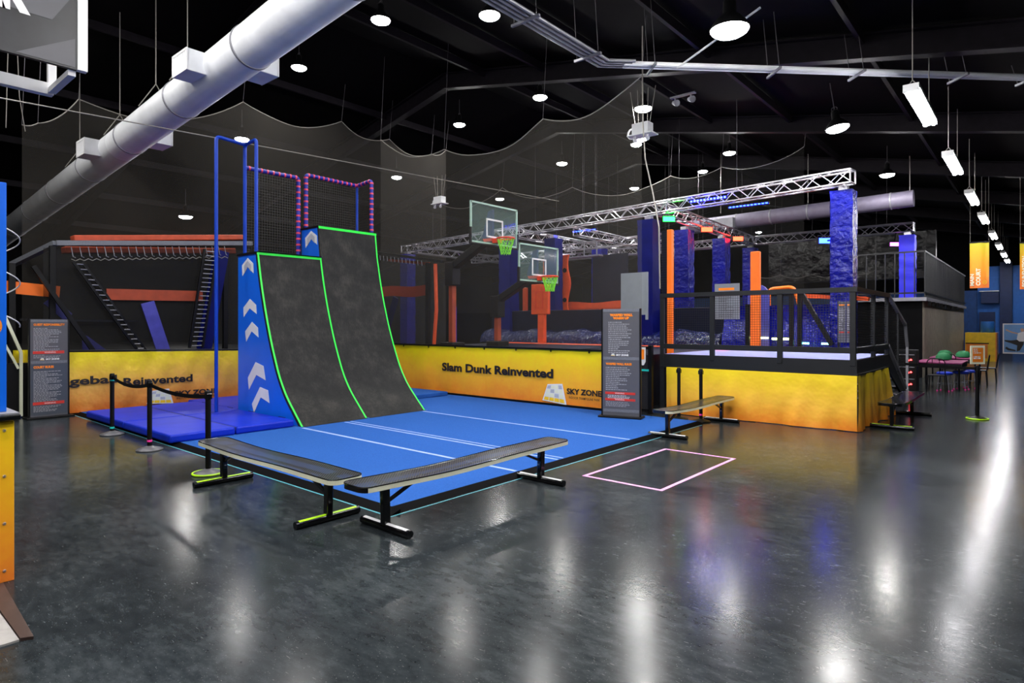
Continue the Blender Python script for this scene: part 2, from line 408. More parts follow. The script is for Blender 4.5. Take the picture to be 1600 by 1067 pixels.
# fluorescent battens over the aisle
def batten():
    t = thing('fluorescent_batten', 'x', 'lamp', (0, 0, 0), 'twin tube battens in a row over the aisle')
    MB().box(-.11, -1.1, .03, .11, 1.1, .09).build('housing', 'white', t, local=True)
    for s in (-1, 1):
        MB().box(-.11, s*1.1-.03, -.03, .11, s*1.1+.03, .09).build('end_cap', 'white', t, local=True)
        MB().tube([(s*.06, -1.06, -.02), (s*.06, 1.06, -.02)], .034, 10).build('tube', 'tube', t, True, local=True)
        MB().tube([(-.08, s*.95, .09), (0, s*.95, .2), (0, s*.95, 1.56)], .009, 5).tube([(.08, s*.95, .09), (0, s*.95, .2)], .009, 5).build('chain', 'wire', t, local=True)
    return t
FB = batten()
for y, l in ((-6.8, 'unseen batten added to the aisle row far behind the viewer'), (-1.9, 'unseen batten added to the aisle row just behind the viewer'), (3.0, 'unseen batten added to the aisle row beside the viewer'), (6.6, 'batten of the aisle row just outside the top edge'), (12.75, 'nearest and largest twin tube batten, top right'), (17.75, 'second nearest twin tube batten over the aisle'),  # battens beside and behind the viewer are added to light upright faces
             (22.9, 'third twin tube batten in the row, right of the far truss end'), (27.6, 'fourth twin tube batten, above the MAIN COURT banner'),
             (33.0, 'fifth twin tube batten, right of the banner top'), (37.8, 'sixth twin tube batten in the aisle row'),
             (42.4, 'seventh twin tube batten, small and far'), (46.6, 'last and farthest twin tube batten')):
    dup(FB, (-1.6, y, 5.55), None, l)
for ch in [o for o in bpy.data.objects if o.parent == FB]: bpy.data.objects.remove(ch)
bpy.data.objects.remove(FB)

# ---------------------------------------------------------------- ducts
def duct(p0, p1, r, label, rings, gm='galv'):
    p0, p1 = V(p0), V(p1); t = thing('round_duct', label, 'duct', (p0+p1)/2-V(0, 0, r), None)
    L = (p1-p0).length; n = int(L/.45); pts = []; rr = []
    for i in range(n+1):
        pts.append(p0.lerp(p1, i/n)); rr.append(r)
    MB().tube(pts, rr, 40).build('pipe', gm, t, True)
    d = (p1-p0).normalized()
    for k in range(rings):
        c = p0.lerp(p1, (k+.5)/rings); MB().tube([c-d*.03, c-d*.02, c+d*.02, c+d*.03], [r+.002, r+.014, r+.014, r+.002], 40).build('joint_band', 'galvd', t, True)
    return t
def dc(x, side=0, dz=0): return V(x, 5.0, 6.8+(x+5)*.0735)
D = duct(dc(-3.0), dc(-33.9), .36, 'big round white ventilation duct running across the upper left', 11)
for x, s, lab in ((-11.35, -1, 'upper grille'), (-17.0, -1, 'far grille'), (-10.6, 1, 'under side grille'), (-15.3, 1, 'far under side grille')):
    c = dc(x); y = c.y+s*.30; z = c.z+.0
    g = MB(); g.box(x-.3, min(y, y+s*.32), z-.19, x+.3, max(y, y+s*.32), z+.19)
    g = g.build('outlet', 'galv', D, bevel=.01)
    yf = y+s*.325; mb = MB()
    for a in (-.29, .29): mb.box(x+a-.02, yf-.01, z-.19, x+a+.02, yf+.01, z+.19)
    for a in (-.17, .17): mb.box(x-.29, yf-.01, z+a-.02, x+.29, yf+.01, z+a+.02)
    for k in range(9): mb.box(x-.25+k*.0625-.006, yf-.008, z-.17, x-.25+k*.0625+.006, yf+.008, z+.17)
    mb.build('grille', 'white', g)
for x in (-8.4, -12.6, -14.2, -16.4, -19.5):
    c = dc(x); arc = [c+V(0, .375*math.cos(a), .375*math.sin(a)) for a in [i*PI/10 for i in range(1, 10)]]
    top = c+V(0, 0, .75)
    MB().tube([top]+arc[:4][::-1][3:]+[], .008, 5).tube([top, c+V(0, .33, .2)], .01, 5).tube([top, c+V(0, -.33, .2)], .01, 5).tube([top, (x, 5, ceil_z(x)-.01)], .01, 5).build('hanger', 'wire', D)
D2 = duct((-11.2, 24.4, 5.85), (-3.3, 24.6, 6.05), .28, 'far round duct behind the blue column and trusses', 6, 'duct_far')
g = MB().box(-10.0, 23.95, 5.62, -9.2, 24.2, 6.0).build('outlet', 'galvd', D2)
for x in (-9.9, -6.6, -3.4): MB().tube([(x, 24.5, 6.3), (x, 24.5, ceil_z(x)-.01)], .012, 5).build('hanger', 'wire', D2)

# ---------------------------------------------------------------- conduits under the roof
CT = thing('conduit_run', 'bundle of grey conduits bending at 45 degrees under the roof', 'conduit', (-6, 8, 6.45))
d45 = V(1, 1, 0).normalized()
for k in range(4):
    o = (k-1.5)*.09
    MB().tube([(-6+o, 5.6, 6.5), (-6+o, 9.5-o*.41, 6.5), V(-6+o, 9.5-o*.41, 6.5)+d45*.5], .028, 8).build('conduit', 'galvd', CT, True)
for k in range(2):
    o = V(-1, 1, 0).normalized()*(k-.5)*.11
    MB().tube([V(-5.75, 9.8, 6.5)+o, V(.2, 15.75, 6.5)+o], .045, 8).build('conduit', 'galv', CT, True)
def strut(c, d, l=.55):
    c = V(c); d = V(d).normalized()*l/2
    MB().bar(c-d, c+d, .04, .04).build('strut', 'galvd', CT)
    for s in (-1, 1):
        q_ = c+d*s*.8; MB().tube([q_, (q_.x-.1, q_.y, ceil_z(q_.x)-.03)], .006, 4).build('rod', 'wired', CT)
for y in (6.0, 7.3, 9.0): strut((-6, y, 6.44), (1, 0, 0))
for t_ in (.3, 2.6, 4.2, 6.2, 7.6): strut(V(-5.6, 9.95, 6.44)+d45*t_, (-1, 1, 0), .5)
tag(MB().tube([(-5.03, 10.45, 6.45), (-3.45, 10.15, 6.9)], .018, 8).build('thin_tube', 'white'), 'thin white tube slanting up from the conduit run', 'tube')

# ---------------------------------------------------------------- ceiling devices
def device(loc, s, label, m='galv'):
    x, y, z = loc; t = thing('ceiling_projector_box', label, 'device', loc)
    MB().box(x-.2*s, y-.12*s, z, x+.2*s, y+.12*s, z+.24*s).build('case', m, t, bevel=.01)
    MB().box(x-.3*s, y-.16*s, z-.03*s, x+.3*s, y+.16*s, z-.002).build('tray', m, t)
    for a in (-.16, .14):
        MB().tube([(x+a*s, y-.05, z-.03*s), (x+a*s, y-.08*s, z-.1*s), (x+(a+.06)*s, y-.14*s, z-.15*s)], [.03*s, .03*s, .05*s], 8).build('spot', m, t)
    MB().tube([(x-.2*s+.1*s*math.cos(a)-.06*s, y, z+.06*s+.11*s*math.sin(a)) for a in [i*PI/6 for i in range(3, 10)]], .02*s, 6).build('cable_loop', 'white', t)
    for a, b in ((-.18, -.3), (-.1, -.12), (.12, .14), (.18, .32)):
        MB().tube([(x+a*s, y, z+.24*s), (x+b*s, y, min(z+1.0*s, ceil_z(x)-.02))], .008*s, 5).build('suspension_wire', 'wire', t)
    return t
device((-7.68, 14, 6.6), 1.15, 'grey projector box hung on slanting wires below a lamp, centre right')
device((-14, 12.9, 5.5), .85, 'small white projector box hung on wires left of the backboards', 'white')
t = thing('twin_floodlight', 'twin floodlights folded under a dark rafter, right of centre', 'floodlight', (-7.3, 15.4, 7.7))
MB().box(-7.6, 15.35, 7.86, -6.9, 15.45, 7.9).build('bracket', 'galvd', t)
for a in (-.22, .22):
    MB().tube([(-7.25+a, 15.4, 7.86), (-7.25+a, 15.4, 7.76)], .02, 6).tube([(-7.3+a, 15.4, 7.74), (-7.15+a, 15.3, 7.68)], [.05, .09], 10).build('floodlight_head', 'galvd', t)
tag(MB().tube([(-12.5, -4, 5.12), (-12.5, 2.14, 5.38), (-12.5, 12.85, 5.82), (-12.5, 17, 6.0)], .011, 6).build('steel_cable', 'wire'), 'long thin steel cable sloping across the upper left', 'cable')
rope = [(-6.06, 11.05, 6.64), (-6.05, 11.05, 5.8), (-6.0, 11.05, 5.09), (-5.84, 11.05, 4.42), (-5.7, 11.05, 3.71), (-5.68, 11.05, 2.5)]
tag(MB().tube([(-6.06, 11.05, ceil_z(-6.06)-.26)]+rope, .014, 6).build('hanging_rope', 'wire'), 'pale rope hanging in a curve down to the deck corner', 'rope')

# ---------------------------------------------------------------- nets
def net(name, label, peaks, axis, c, bottom, m='net', dips=.3, thick=.012):
    """peaks: (u,z) hanging points; scallops sag between them"""
    t = thing(name, label, 'net', ((c, peaks[0][0], bottom) if axis == 'x' else (peaks[0][0], c, bottom)))
    P = lambda u, z: (c+.05*math.sin(u*3.1)*(1 if axis == 'x' else 0), u, z) if axis == 'x' else (u, c+.05*math.sin(u*3.1), z)
    top = []
    for (a, za), (b, zb) in zip(peaks, peaks[1:]):
        k = 14; L = math.hypot(b-a, zb-za)
        for i in range(k):
            f = i/k; sag = dips*L*4*f*(1-f)
            top.append((a+(b-a)*f, za+(zb-za)*f-sag))
    top.append(peaks[-1])
    vs = []; fs = []; nv = 6
    for j in range(nv+1):
        for u, z in top: vs.append(P(u, bottom+(z-bottom)*j/nv))
    n_ = len(top)
    for j in range(nv):
        for i in range(n_-1): fs.append((j*n_+i, j*n_+i+1, (j+1)*n_+i+1, (j+1)*n_+i))
    MB().add(vs, fs).build('netting', m, t, True)
    MB().tube([P(u, z) for u, z in top], thick, 5).build('edge_rope', 'wire', t)
    for u, z in peaks:
        x = P(u, z)[0]
        if ceil_z(x) > z+.3: MB().tube([P(u, z), (x+.05, P(u, z)[1]+.1, ceil_z(x)-.02)], .005, 4).build('hanging_wire', 'wired', t)
    return t
net('safety_net', 'big scalloped grey net behind the warped walls and under the duct', [(a*1.0621, 1.8+(b-1.8)*1.0621) for a, b in [(2.96, 5.75), (3.22, 5.85), (3.9, 6.51), (7.42, 7.42), (10.27, 7.63), (11.97, 7.5), (13.7, 7.4), (14.4, 7.7)]], 'x', -16.25, 1.12, dips=.13)
net('safety_net', 'scalloped net hanging in front of the basketball hoops', [(-14.4, 7.1), (-11.83, 6.36), (-8.51, 6.41), (-6.06, 6.75)], 'y', 11.02, 1.28, dips=.13)
net('safety_net', 'far scalloped net behind the basketball court', [(-21, 7.3), (-17.4, 7.6), (-13.8, 7.1), (-9.7, 6.9), (-7.9, 6.9), (-5.4, 7.1)], 'y', 19.6, 2.3, 'net_far', dips=.12)
net('safety_net', 'distant pale scalloped net beyond the deck under the back truss', [(-11, 4.3), (-9.6, 4.2), (-8.2, 4.15), (-6.8, 4.15), (-5.6, 4.2)], 'y', 31, 1.4, 'net', dips=.13)

# ---------------------------------------------------------------- carpet, pads, tapes
CP = thing('floor_mat', 'large blue carpeted mat with pale stripes under the warped walls', 'mat', (-9.7, 7.2, 0))
MB().box(-14.7, 3.78, 0, -4.78, 10.76, .04).build('carpet_surface', 'carpet', CP)
MB().prism([(-14.7, 3.66, .001), (-14.7, 3.78, .041), (-14.7, 3.78, .001)], (10.05, 0, 0)).build('edge_trim', 'rubber', CP)
MB().prism([(-4.66, 3.66, .001), (-4.78, 3.66, .041), (-4.78, 3.66, .001)], (0, 7.1, 0)).build('edge_trim', 'rubber', CP)
for y, wd in ((5.66, .055), (6.5, .04), (6.62, .03), (8.35, .045)):
    MB().box(-9.55, y-wd/2, .04, -4.8, y+wd/2, .043).build('stripe', 'stripe', CP)
tag(MB().box(-14.9, 3.635, 0, -4.62, 3.655, .003).box(-4.64, 3.655, 0, -4.62, 10.6, .003).build('floor_tape', 'cyan'), 'thin cyan tape line on the floor around the carpet edge', 'tape')
mb = MB()
for a in ((-4.16, 8.2, -3.12, 8.245), (-4.16, 6.12, -3.12, 6.165), (-4.16, 6.165, -4.115, 8.2), (-3.165, 6.165, -3.12, 8.2)):
    mb.box(a[0], a[1], 0, a[2], a[3], .003)
tag(mb.build('floor_tape', 'pink'), 'pink taped rectangle on the open dark floor', 'tape')
def padmat(x0, x1, label):
    t = thing('folding_mat', label, 'mat', ((x0+x1)/2, 4.7, .04))
    ys = (3.62, 4.62, 5.64)
    for a, b in zip(ys, ys[1:]): MB().box(x0, a+.006, .04, x1, b-.006, .165).build('panel', 'pad', t, bevel=.03)
    MB().box(x0+.02, 4.6, .10, x1-.02, 4.64, .158).build('hinge_strip', 'padseam', t)
    for a in (x0+.35, x1-.5): MB().box(a, 5.61, .165, a+.22, 5.63, .172).build('hook_and_loop_tab', 'padseam', t)
    return t
padmat(-13.75, -11.76, 'left blue folding mat beside the low warped wall')
padmat(-11.74, -9.78, 'right blue folding mat with its corner towards the stanchions')
t = thing('folding_mat', 'blue mat lying behind the blue pipe post by the banner', 'mat', (-13.3, 6.8, .04))
MB().box(-14.4, 5.72, .04, -12.1, 8.4, .13).build('panel', 'pad', t, bevel=.03)
t = thing('folding_mat', 'blue mat edge right of the tall warped wall by the banner', 'mat', (-12.2, 9.6, .04))
MB().box(-13.3, 8.62, .04, -11.2, 10.6, .14).build('panel', 'carpet', t, bevel=.02)

# ---------------------------------------------------------------- warped walls
PR = [(0, -9.64), (.12, -9.77), (.26, -9.92), (.45, -10.12), (.62, -10.27), (.85, -10.43), (1.12, -10.57), (1.5, -10.74), (1.9, -10.89), (2.3, -11.02), (2.7, -11.13), (3.11, -11.22), (3.3, -11.26), (3.83, -11.33)]
def prof(top):
    r = [(x, z) for z, x in PR if z < top]
    for (z0, x0), (z1, x1) in zip(PR, PR[1:]):
        if z0 < top <= z1: r.append((x0+(x1-x0)*(top-z0)/(z1-z0), top))
    return r
def smoothp(p):
    out = []
    for i in range(len(p)-1):
        a, b, c, d = p[max(i-1, 0)], p[i], p[i+1], p[min(i+2, len(p)-1)]
        for k in range(4):
            t_ = k/4
            out.append(tuple(.5*(2*b[j]+(c[j]-a[j])*t_+(2*a[j]-5*b[j]+4*c[j]-d[j])*t_*t_+(-a[j]+3*b[j]-3*c[j]+d[j])*t_**3) for j in (0, 1)))
    return out+[p[-1]]
def slab(A, B_, ya, yb):
    n_ = len(A); vs = [(x, y, z) for y in (ya, yb) for c in (A, B_) for x, z in c]; fs = []
    for i in range(n_-1):
        for q_ in ((i, i+1, n_+i+1, n_+i), (2*n_+i, 2*n_+i+1, 3*n_+i+1, 3*n_+i), (i, i+1, 2*n_+i+1, 2*n_+i), (n_+i, n_+i+1, 3*n_+i+1, 3*n_+i)): fs.append(q_)
    fs += [(0, n_, 3*n_, 2*n_), (n_-1, 2*n_-1, 4*n_-1, 3*n_-1)]
    return MB().add(vs, fs)
def warped(top, y0, y1, label, arrows, trims):
    t = thing('warped_wall', label, 'climbing ramp', (-10.8, (y0+y1)/2, .04))
    p = smoothp(prof(top)); B = -12.0; z0 = .042
    p[0] = (p[0][0]+.0, z0)
    off = []
    for i, (x, z) in enumerate(p):
        a, b = p[max(i-1, 0)], p[min(i+1, len(p)-1)]; dx, dz = b[0]-a[0], b[1]-a[1]; L = math.hypot(dx, dz)
        off.append((x-dz/L*.05, max(z0-.001*i, z+dx/L*.05) if i else z0))
    for ya in (y0, y1-.02):
        sp_ = slab([(B, z) for x, z in off], off, ya, ya+.02).build('side_panel', 'panelblue', t)
        if ya == y0:
            for k, ar in enumerate(arrows):
                a_ = MB().prism([(x, ya-.006, z) for x, z in ar], (0, .005, 0)).build('arrow', 'white', sp_)
                if k == 0:
                    cx = sum(x for x, z in ar)/6; cz = sum(z for x, z in ar)/6
                    MB().prism([(cx+(x-cx)*.62, ya-.008, cz+(z-cz)*.7+.0) for x, z in ar], (0, .0015, 0)).build('arrow_inset', 'greyw', a_)  # inner grey is shading painted onto the arrow sticker
    slab(off, p, y0-.012, y1-.012).build('running_surface', 'ramp', t)
    MB().box(B, y0+.02, z0, B+.02, y1-.02, top-.02).build('back_panel', 'panelblue', t)
    MB().box(B-.02, y0-.02, top-.02, p[-1][0]+.0, y1, top+.015).build('platform', 'black', t)
    # tape along the edges
    e = .017
    def strip(y, pts):
        mb = MB(); vs = []; fs = []
        for i, (x, z) in enumerate(pts):
            a, b = pts[max(i-1, 0)], pts[min(i+1, len(pts)-1)]; dx, dz = b[0]-a[0], b[1]-a[1]; L = math.hypot(dx, dz)
            nx, nz = dz/L*.006, -dx/L*.006
            vs += [(x+nx, y-e, z+nz), (x+nx, y+e, z+nz)]
        for i in range(len(pts)-1): fs.append((2*i, 2*i+1, 2*i+3, 2*i+2))
        return mb.add(vs, fs).build('edge_tape', 'green', t)
    for y, zmin in trims: strip(y, [q_ for q_ in p if q_[1] >= zmin])
    x = p[-1][0]; MB().box(x, y0-.01, top-.045, x+.008, y1-.0, top+.004).build('edge_tape', 'green', t)
    return t
ARR = [[(-11.6, 3.08), (-11.38, 2.96), (-11.37, 2.77), (-11.59, 2.91), (-11.81, 2.74), (-11.83, 2.95)],
 [(-11.51, 2.29), (-11.27, 2.17), (-11.25, 2.0), (-11.52, 2.11), (-11.76, 1.94), (-11.77, 2.13)],
 [(-11.43, 1.85), (-11.2, 1.74), (-11.18, 1.56), (-11.44, 1.67), (-11.66, 1.47), (-11.7, 1.67)],
 [(-11.29, 1.09), (-10.99, 1.03), (-10.91, 0.77), (-11.26, 0.85), (-11.55, 0.55), (-11.59, 0.78)],
 [(-11.12, 0.63), (-10.82, 0.59), (-10.77, 0.36), (-11.09, 0.44), (-11.35, 0.13), (-11.43, 0.29)]]
warped(3.16, 5.71, 7.07, 'lower curved warped wall with blue side and white arrows', ARR, ((5.72, 0), (7.05, 0)))
warped(3.83, 7.08, 8.52, 'taller curved warped wall rising right behind the lower one', [[(x-.02, z+.68) for x, z in ARR[0]]], ((8.49, 0),))

# pipe frame and netted guards
t = thing('blue_pipework', 'tall blue pipe frame standing beside the low warped wall', 'pipe frame', (-11.76, 5.3, .16))
def bend(pts, r=.08, n=4):
    out = [V(pts[0])]
    for a, b, c in zip(pts, pts[1:], pts[2:]):
        a, b, c = V(a), V(b), V(c); d0 = (a-b).normalized()*r; d1 = (c-b).normalized()*r
        for k in range(n+1):
            f = k/n; out.append((b+d0)*(1-f)**2+2*b*f*(1-f)+(b+d1)*f*f)
    return out+[V(pts[-1])]
MB().tube(bend([(-11.76, 5.18, .165), (-11.76, 5.18, 5.33), (-11.76, 5.73, 5.29)]), .033, 12).build('front_pipe', 'pipeblue', t, True)
MB().tube(bend([(-11.76, 5.73, 3.175), (-11.76, 5.73, 5.29), (-11.31, 5.73, 5.31), (-11.31, 5.73, 3.175)]), .033, 12).build('platform_pipe', 'pipeblue', t, True)
def wraps(t, a, b, n, r=.045):
    a, b = V(a), V(b); d = (b-a).normalized()
    for i in range(n):
        c = a.lerp(b, (i+.5)/n); MB().tube([c-d*.018, c+d*.018], r, 10).build('tape_band', 'wrapred', t, True)
def guard(label, pts, post_z, netsegs, loc):
    t = thing('netted_guard_frame', label, 'guard net', loc)
    tops = MB().tube(bend(pts, .07), .042, 12).build('padded_pipe', 'wrapblue', t, True)
    for (a, b) in zip(pts, pts[1:]): wraps(tops, a, b, max(4, int((V(b)-V(a)).length/.115)), .046)
    for sg, m_ in netsegs: MB().add(sg, [(0, 1, 2, 3)]).build('net', m_, t)
    return t
guard('guard net on the low platform with red banded blue pipe', [(-11.96, 5.85, 4.9), (-11.96, 6.98, 4.9), (-11.96, 6.98, 3.18)], 0,
      [([(-11.96, 5.78, 3.2), (-11.96, 6.96, 3.2), (-11.96, 6.96, 4.88), (-11.96, 5.78, 4.88)], 'grid_net')], (-11.96, 6.4, 3.18))
t = guard('guard net around the tall platform with red banded blue pipe', [(-11.96, 7.16, 3.86), (-11.96, 7.16, 5.0), (-11.96, 8.46, 4.98), (-11.42, 8.46, 5.02), (-11.42, 8.46, 3.86)], 0,
      [([(-11.96, 7.18, 3.9), (-11.96, 8.44, 3.9), (-11.96, 8.44, 4.95), (-11.96, 7.18, 4.97)], 'grid_net'),
       ([(-11.94, 8.46, 3.9), (-11.44, 8.46, 3.9), (-11.44, 8.46, 4.97), (-11.94, 8.46, 4.95)], 'grid_net_x')], (-11.7, 7.8, 3.85))
MB().tube([(-11.96, 8.46, 3.86), (-11.96, 8.46, 4.98)], .03, 10).build('corner_post', 'pipeblue', t, True)

# ---------------------------------------------------------------- printed banners
def logo(t, org, u, v, w_, h_, ink='ink'):
    """white trampoline sheet drawn in perspective with square cells"""
    org = V(org); u = V(u); v = V(v)
    out = [(0, .12), (.22, .93), (.83, 1.0), (1.0, 0)]
    P = lambda a, b: ((out[0][0]*(1-a)+out[3][0]*a)*(1-b)+(out[1][0]*(1-a)+out[2][0]*a)*b, (out[0][1]*(1-a)+out[3][1]*a)*(1-b)+(out[1][1]*(1-a)+out[2][1]*a)*b)
    sc = lambda pp: [(x*w_, y*h_) for x, y in pp]
    lg = poly(sc([P(0, 0), P(1, 0), P(1, 1), P(0, 1)]), org, u, v, 'white', t, 'logo', .003, .002)
    for i in range(4):
        for j in range(4):
            a0, a1, b0, b1 = .05+i*.225, .05+i*.225+.2, .06+j*.225, .06+j*.225+.19
            mt = ('yellow' if j == 0 else 'cream' if (i+j) % 3 else 'greyw')
            poly(sc([P(a0, b0), P(a1, b0), P(a1, b1), P(a0, b1)]), org, u, v, mt, lg, 'logo_cell', .006, .001)
U, Z = (1, 0, 0), (0, 0, 1)
t = thing('printed_banner', 'yellow orange wall banner reading Slam Dunk Reinvented', 'banner', (-9.2, 10.82, .04))
MB().grid(lambda a, b: (-14.66+a*7.96, 10.86+.006*math.sin(a*60)*math.sin(b*5), .075+b*1.17), 90, 8).build('vinyl', 'banner', t, True)
MB().box(-14.66, 10.87, 0.0, -6.7, 10.9, 1.25).build('backing', 'black', t)
MB().box(-14.66, 10.83, 1.245, -6.7, 10.92, 1.285).build('top_rail', 'black', t)
MB().box(-14.66, 10.83, .042, -6.7, 10.862, .075).build('bottom_rail', 'black', t)
text('Slam Dunk Reinvented', (-11.67, 10.84, .62), U, Z, 3.55, .21, 'ink', t, bold=.02)
text('SKY ZONE', (-7.76, 10.84, .31), U, Z, .88, .125, 'ink', t, bold=.02)
text('INDOOR TRAMPOLINE PARK', (-7.70, 10.84, .215), U, Z, .78, .05, 'ink', t)
logo(t, (-8.42, 10.84, .07), U, Z, .66, .45)
for k in range(8): MB().box(-14.2+k*1.0, 10.825, 1.2, -14.17+k*1.0, 10.835, 1.26).build('cable_tie', 'black', t)
t = thing('printed_banner', 'wrinkled yellow orange banner with Dodgeball Reinvented behind the stanchions', 'banner', (-14.78, 6, 0))
YV = (0, 1, 0)
def lb(a, b):
    y = 3.35+a*7.2; top = 1.25-.10*a*1.6
    return (-14.78+.02*math.sin(a*38+b*3)*math.sin(b*3)+.014*math.sin(a*90-b*6), y, .02+b*(top-.02))
MB().grid(lb, 110, 10).build('vinyl', 'banner_l', t, True)
MB().box(-14.9, 3.3, 0, -14.83, 10.6, 1.1).build('backing', 'black', t)
MB().tube([(-14.80, 3.3, 1.28), (-14.80, 10.5, 1.12)], .02, 6).build('top_rail', 'black', t)
text('Dodgeball', (-14.74, 2.96, .53), YV, Z, 1.48, .22, 'ink', t, bold=.015)
text('Reinvented', (-14.74, 4.56, .50), YV, Z, 1.40, .17, 'ink', t, bold=.015)
text('SKY ZONE', (-14.74, 5.57, .19), YV, Z, .95, .12, 'ink', t, bold=.02)
text('INDOOR TRAMPOLINE PARK', (-14.74, 5.62, .12), YV, Z, .85, .045, 'ink', t)
logo(t, (-14.74, 5.0, .04), YV, Z, .55, .34)
t = thing('printed_banner', 'narrow orange banner edge left of the Guest Responsibility sign', 'banner', (-15.1, 2.8, 0))
MB().grid(lambda a, b: (-15.2+.03*math.sin(a*9), 2.80+a*.3, .1+b*1.2), 10, 4).build('vinyl', 'banner_l', t, True)

# ---------------------------------------------------------------- rule signs on stands
def para(t, org, u, v, w_, lines, lh, m, th=.4, seed=1):
    rnd = random.Random(seed); org = V(org); u = V(u); v = V(v); nr = u.cross(v); mb = MB()
    for i in range(lines):
        x = 0; L = w_*rnd.uniform(.78, 1.0) if rnd.random() > .25 else w_*rnd.uniform(.35, .6)
        while x < L-.01:
            ww = min(rnd.uniform(.012, .05), L-x)
            p = org+u*x-v*(i*lh)
            mb.add([p+nr*.003, p+u*ww+nr*.003, p+u*ww-v*lh*th+nr*.003, p-v*lh*th+nr*.003], [(0, 1, 2, 3)])
            x += ww+.01
    return mb.build('small_print', m, t)
def bar_(t, org, u, v, w_, h_, m, nm='colour_bar', ext=.002): return poly([(0, 0), (w_, 0), (w_, h_), (0, h_)], org, u, v, m, t, nm, ext, .001)
# left sign (faces +X)
x = -14.62; y0 = 2.95; wd = .60
t = thing('rule_sign_stand', 'tall grey Guest Responsibility sign standing by the left banner', 'sign', (x, 3.25, 0))
MB().box(x-.05, y0, .03, x, y0+wd, 1.9).build('board', 'signgrey', t)
for yy in (y0-.025, y0+wd): MB().box(x-.06, yy, .02, x+.01, yy+.025, 1.91).build('frame_post', 'black', t)
MB().box(x-.2, y0-.08, 0, x+.16, y0+wd+.08, .03).build('base', 'black', t, bevel=.008)
bar_(t, (x, y0+.01, .06), YV, Z, wd-.02, .98, 'signslate')
bar_(t, (x, y0+.01, 1.05), YV, Z, wd-.02, .05, 'signedge'); bar_(t, (x, y0+.01, 1.85), YV, Z, wd-.02, .045, 'signedge')
text('GUEST RESPONSIBILITY', (x+.002, y0+.05, 1.775), YV, Z, .5, .045, 'orange_print', t, bold=.02)
para(t, (x, y0+.05, 1.73), YV, Z, .47, 17, .027, 'grey_print', seed=3)
bar_(t, (x, y0+.04, 1.235), YV, Z, wd-.1, .055, 'red_print'); text('WARNING', (x+.003, y0+.22, 1.248), YV, Z, .18, .028, 'white', t)
para(t, (x, y0+.05, 1.215), YV, Z, .45, 3, .024, 'grey_print', seed=4)
text('SKY ZONE', (x+.002, y0+.24, 1.115), YV, Z, .22, .03, 'white', t, bold=.03); logo(t, (x+.001, y0+.15, 1.11), YV, Z, .07, .045)
text('COURT RULES', (x+.003, y0+.05, .955), YV, Z, .32, .05, 'orange_print', t, bold=.03)
para(t, (x+.002, y0+.05, .90), YV, Z, .47, 22, .027, 'grey_print', seed=5)
bar_(t, (x+.002, y0+.04, .255), YV, Z, wd-.1, .055, 'red_print'); text('WARNING', (x+.005, y0+.22, .268), YV, Z, .18, .028, 'white', t)
para(t, (x+.002, y0+.05, .23), YV, Z, .45, 5, .024, 'grey_print', seed=6)
# right sign, faces the camera (-Y side)
a0, a1 = V(-6.40, 10.12, 0), V(-5.72, 10.32, 0); uu = (a1-a0).normalized(); wd = (a1-a0).length; nr = uu.cross(V(0, 0, 1)); b0 = V(0, 0, .04)
t = thing('rule_sign_stand', 'tall grey Warped Wall rules sign standing on the carpet corner', 'sign', (a0+a1)/2+b0)
P = lambda s, d, z: a0+uu*s+nr*d+V(0, 0, z)
MB().prism([P(0, 0, .07), P(wd, 0, .07), P(wd, -.05, .07), P(0, -.05, .07)], (0, 0, 2.02)).build('board', 'signgrey', t)
for s in (-.025, wd): MB().prism([P(s, .01, .06), P(s+.025, .01, .06), P(s+.025, -.06, .06), P(s, -.06, .06)], (0, 0, 2.04)).build('frame_post', 'black', t)
MB().prism([P(-.06, .14, .042), P(wd+.06, .14, .042), P(wd+.06, -.2, .042), P(-.06, -.2, .042)], (0, 0, .03)).build('base', 'black', t, bevel=.008)
for z in (2.04, 1.13, .14): bar_(t, P(.01, 0, z), uu, Z, wd-.02, .055, 'signedge')
text('WARPED WALL', P(.14, .002, 1.955), uu, Z, .44, .05, 'orange_print', t, bold=.04); text('WARM UP', P(.20, .002, 1.895), uu, Z, .31, .05, 'orange_print', t, bold=.04)
para(t, P(.11, 0, 1.85), uu, Z, .46, 17, .036, 'grey_print', seed=8)
text('SKY ZONE', P(.26, .002, 1.205), uu, Z, .24, .035, 'white', t, bold=.03); logo(t, P(.16, .001, 1.20), uu, Z, .08, .05)
text('WARPED WALL RULES', P(.06, .002, 1.03), uu, Z, .5, .045, 'orange_print', t, bold=.03)
para(t, P(.06, 0, .99), uu, Z, .5, 13, .035, 'grey_print', seed=9)
for z in (.475, .355): bar_(t, P(.05, 0, z), uu, Z, wd-.13, .045, 'red_print'); text('WARNING', P(.24, .003, z+.01), uu, Z, .18, .025, 'white', t)
para(t, P(.1, 0, .46), uu, Z, .42, 3, .025, 'white', seed=10); para(t, P(.06, 0, .335), uu, Z, .48, 4, .026, 'grey_print', seed=11)

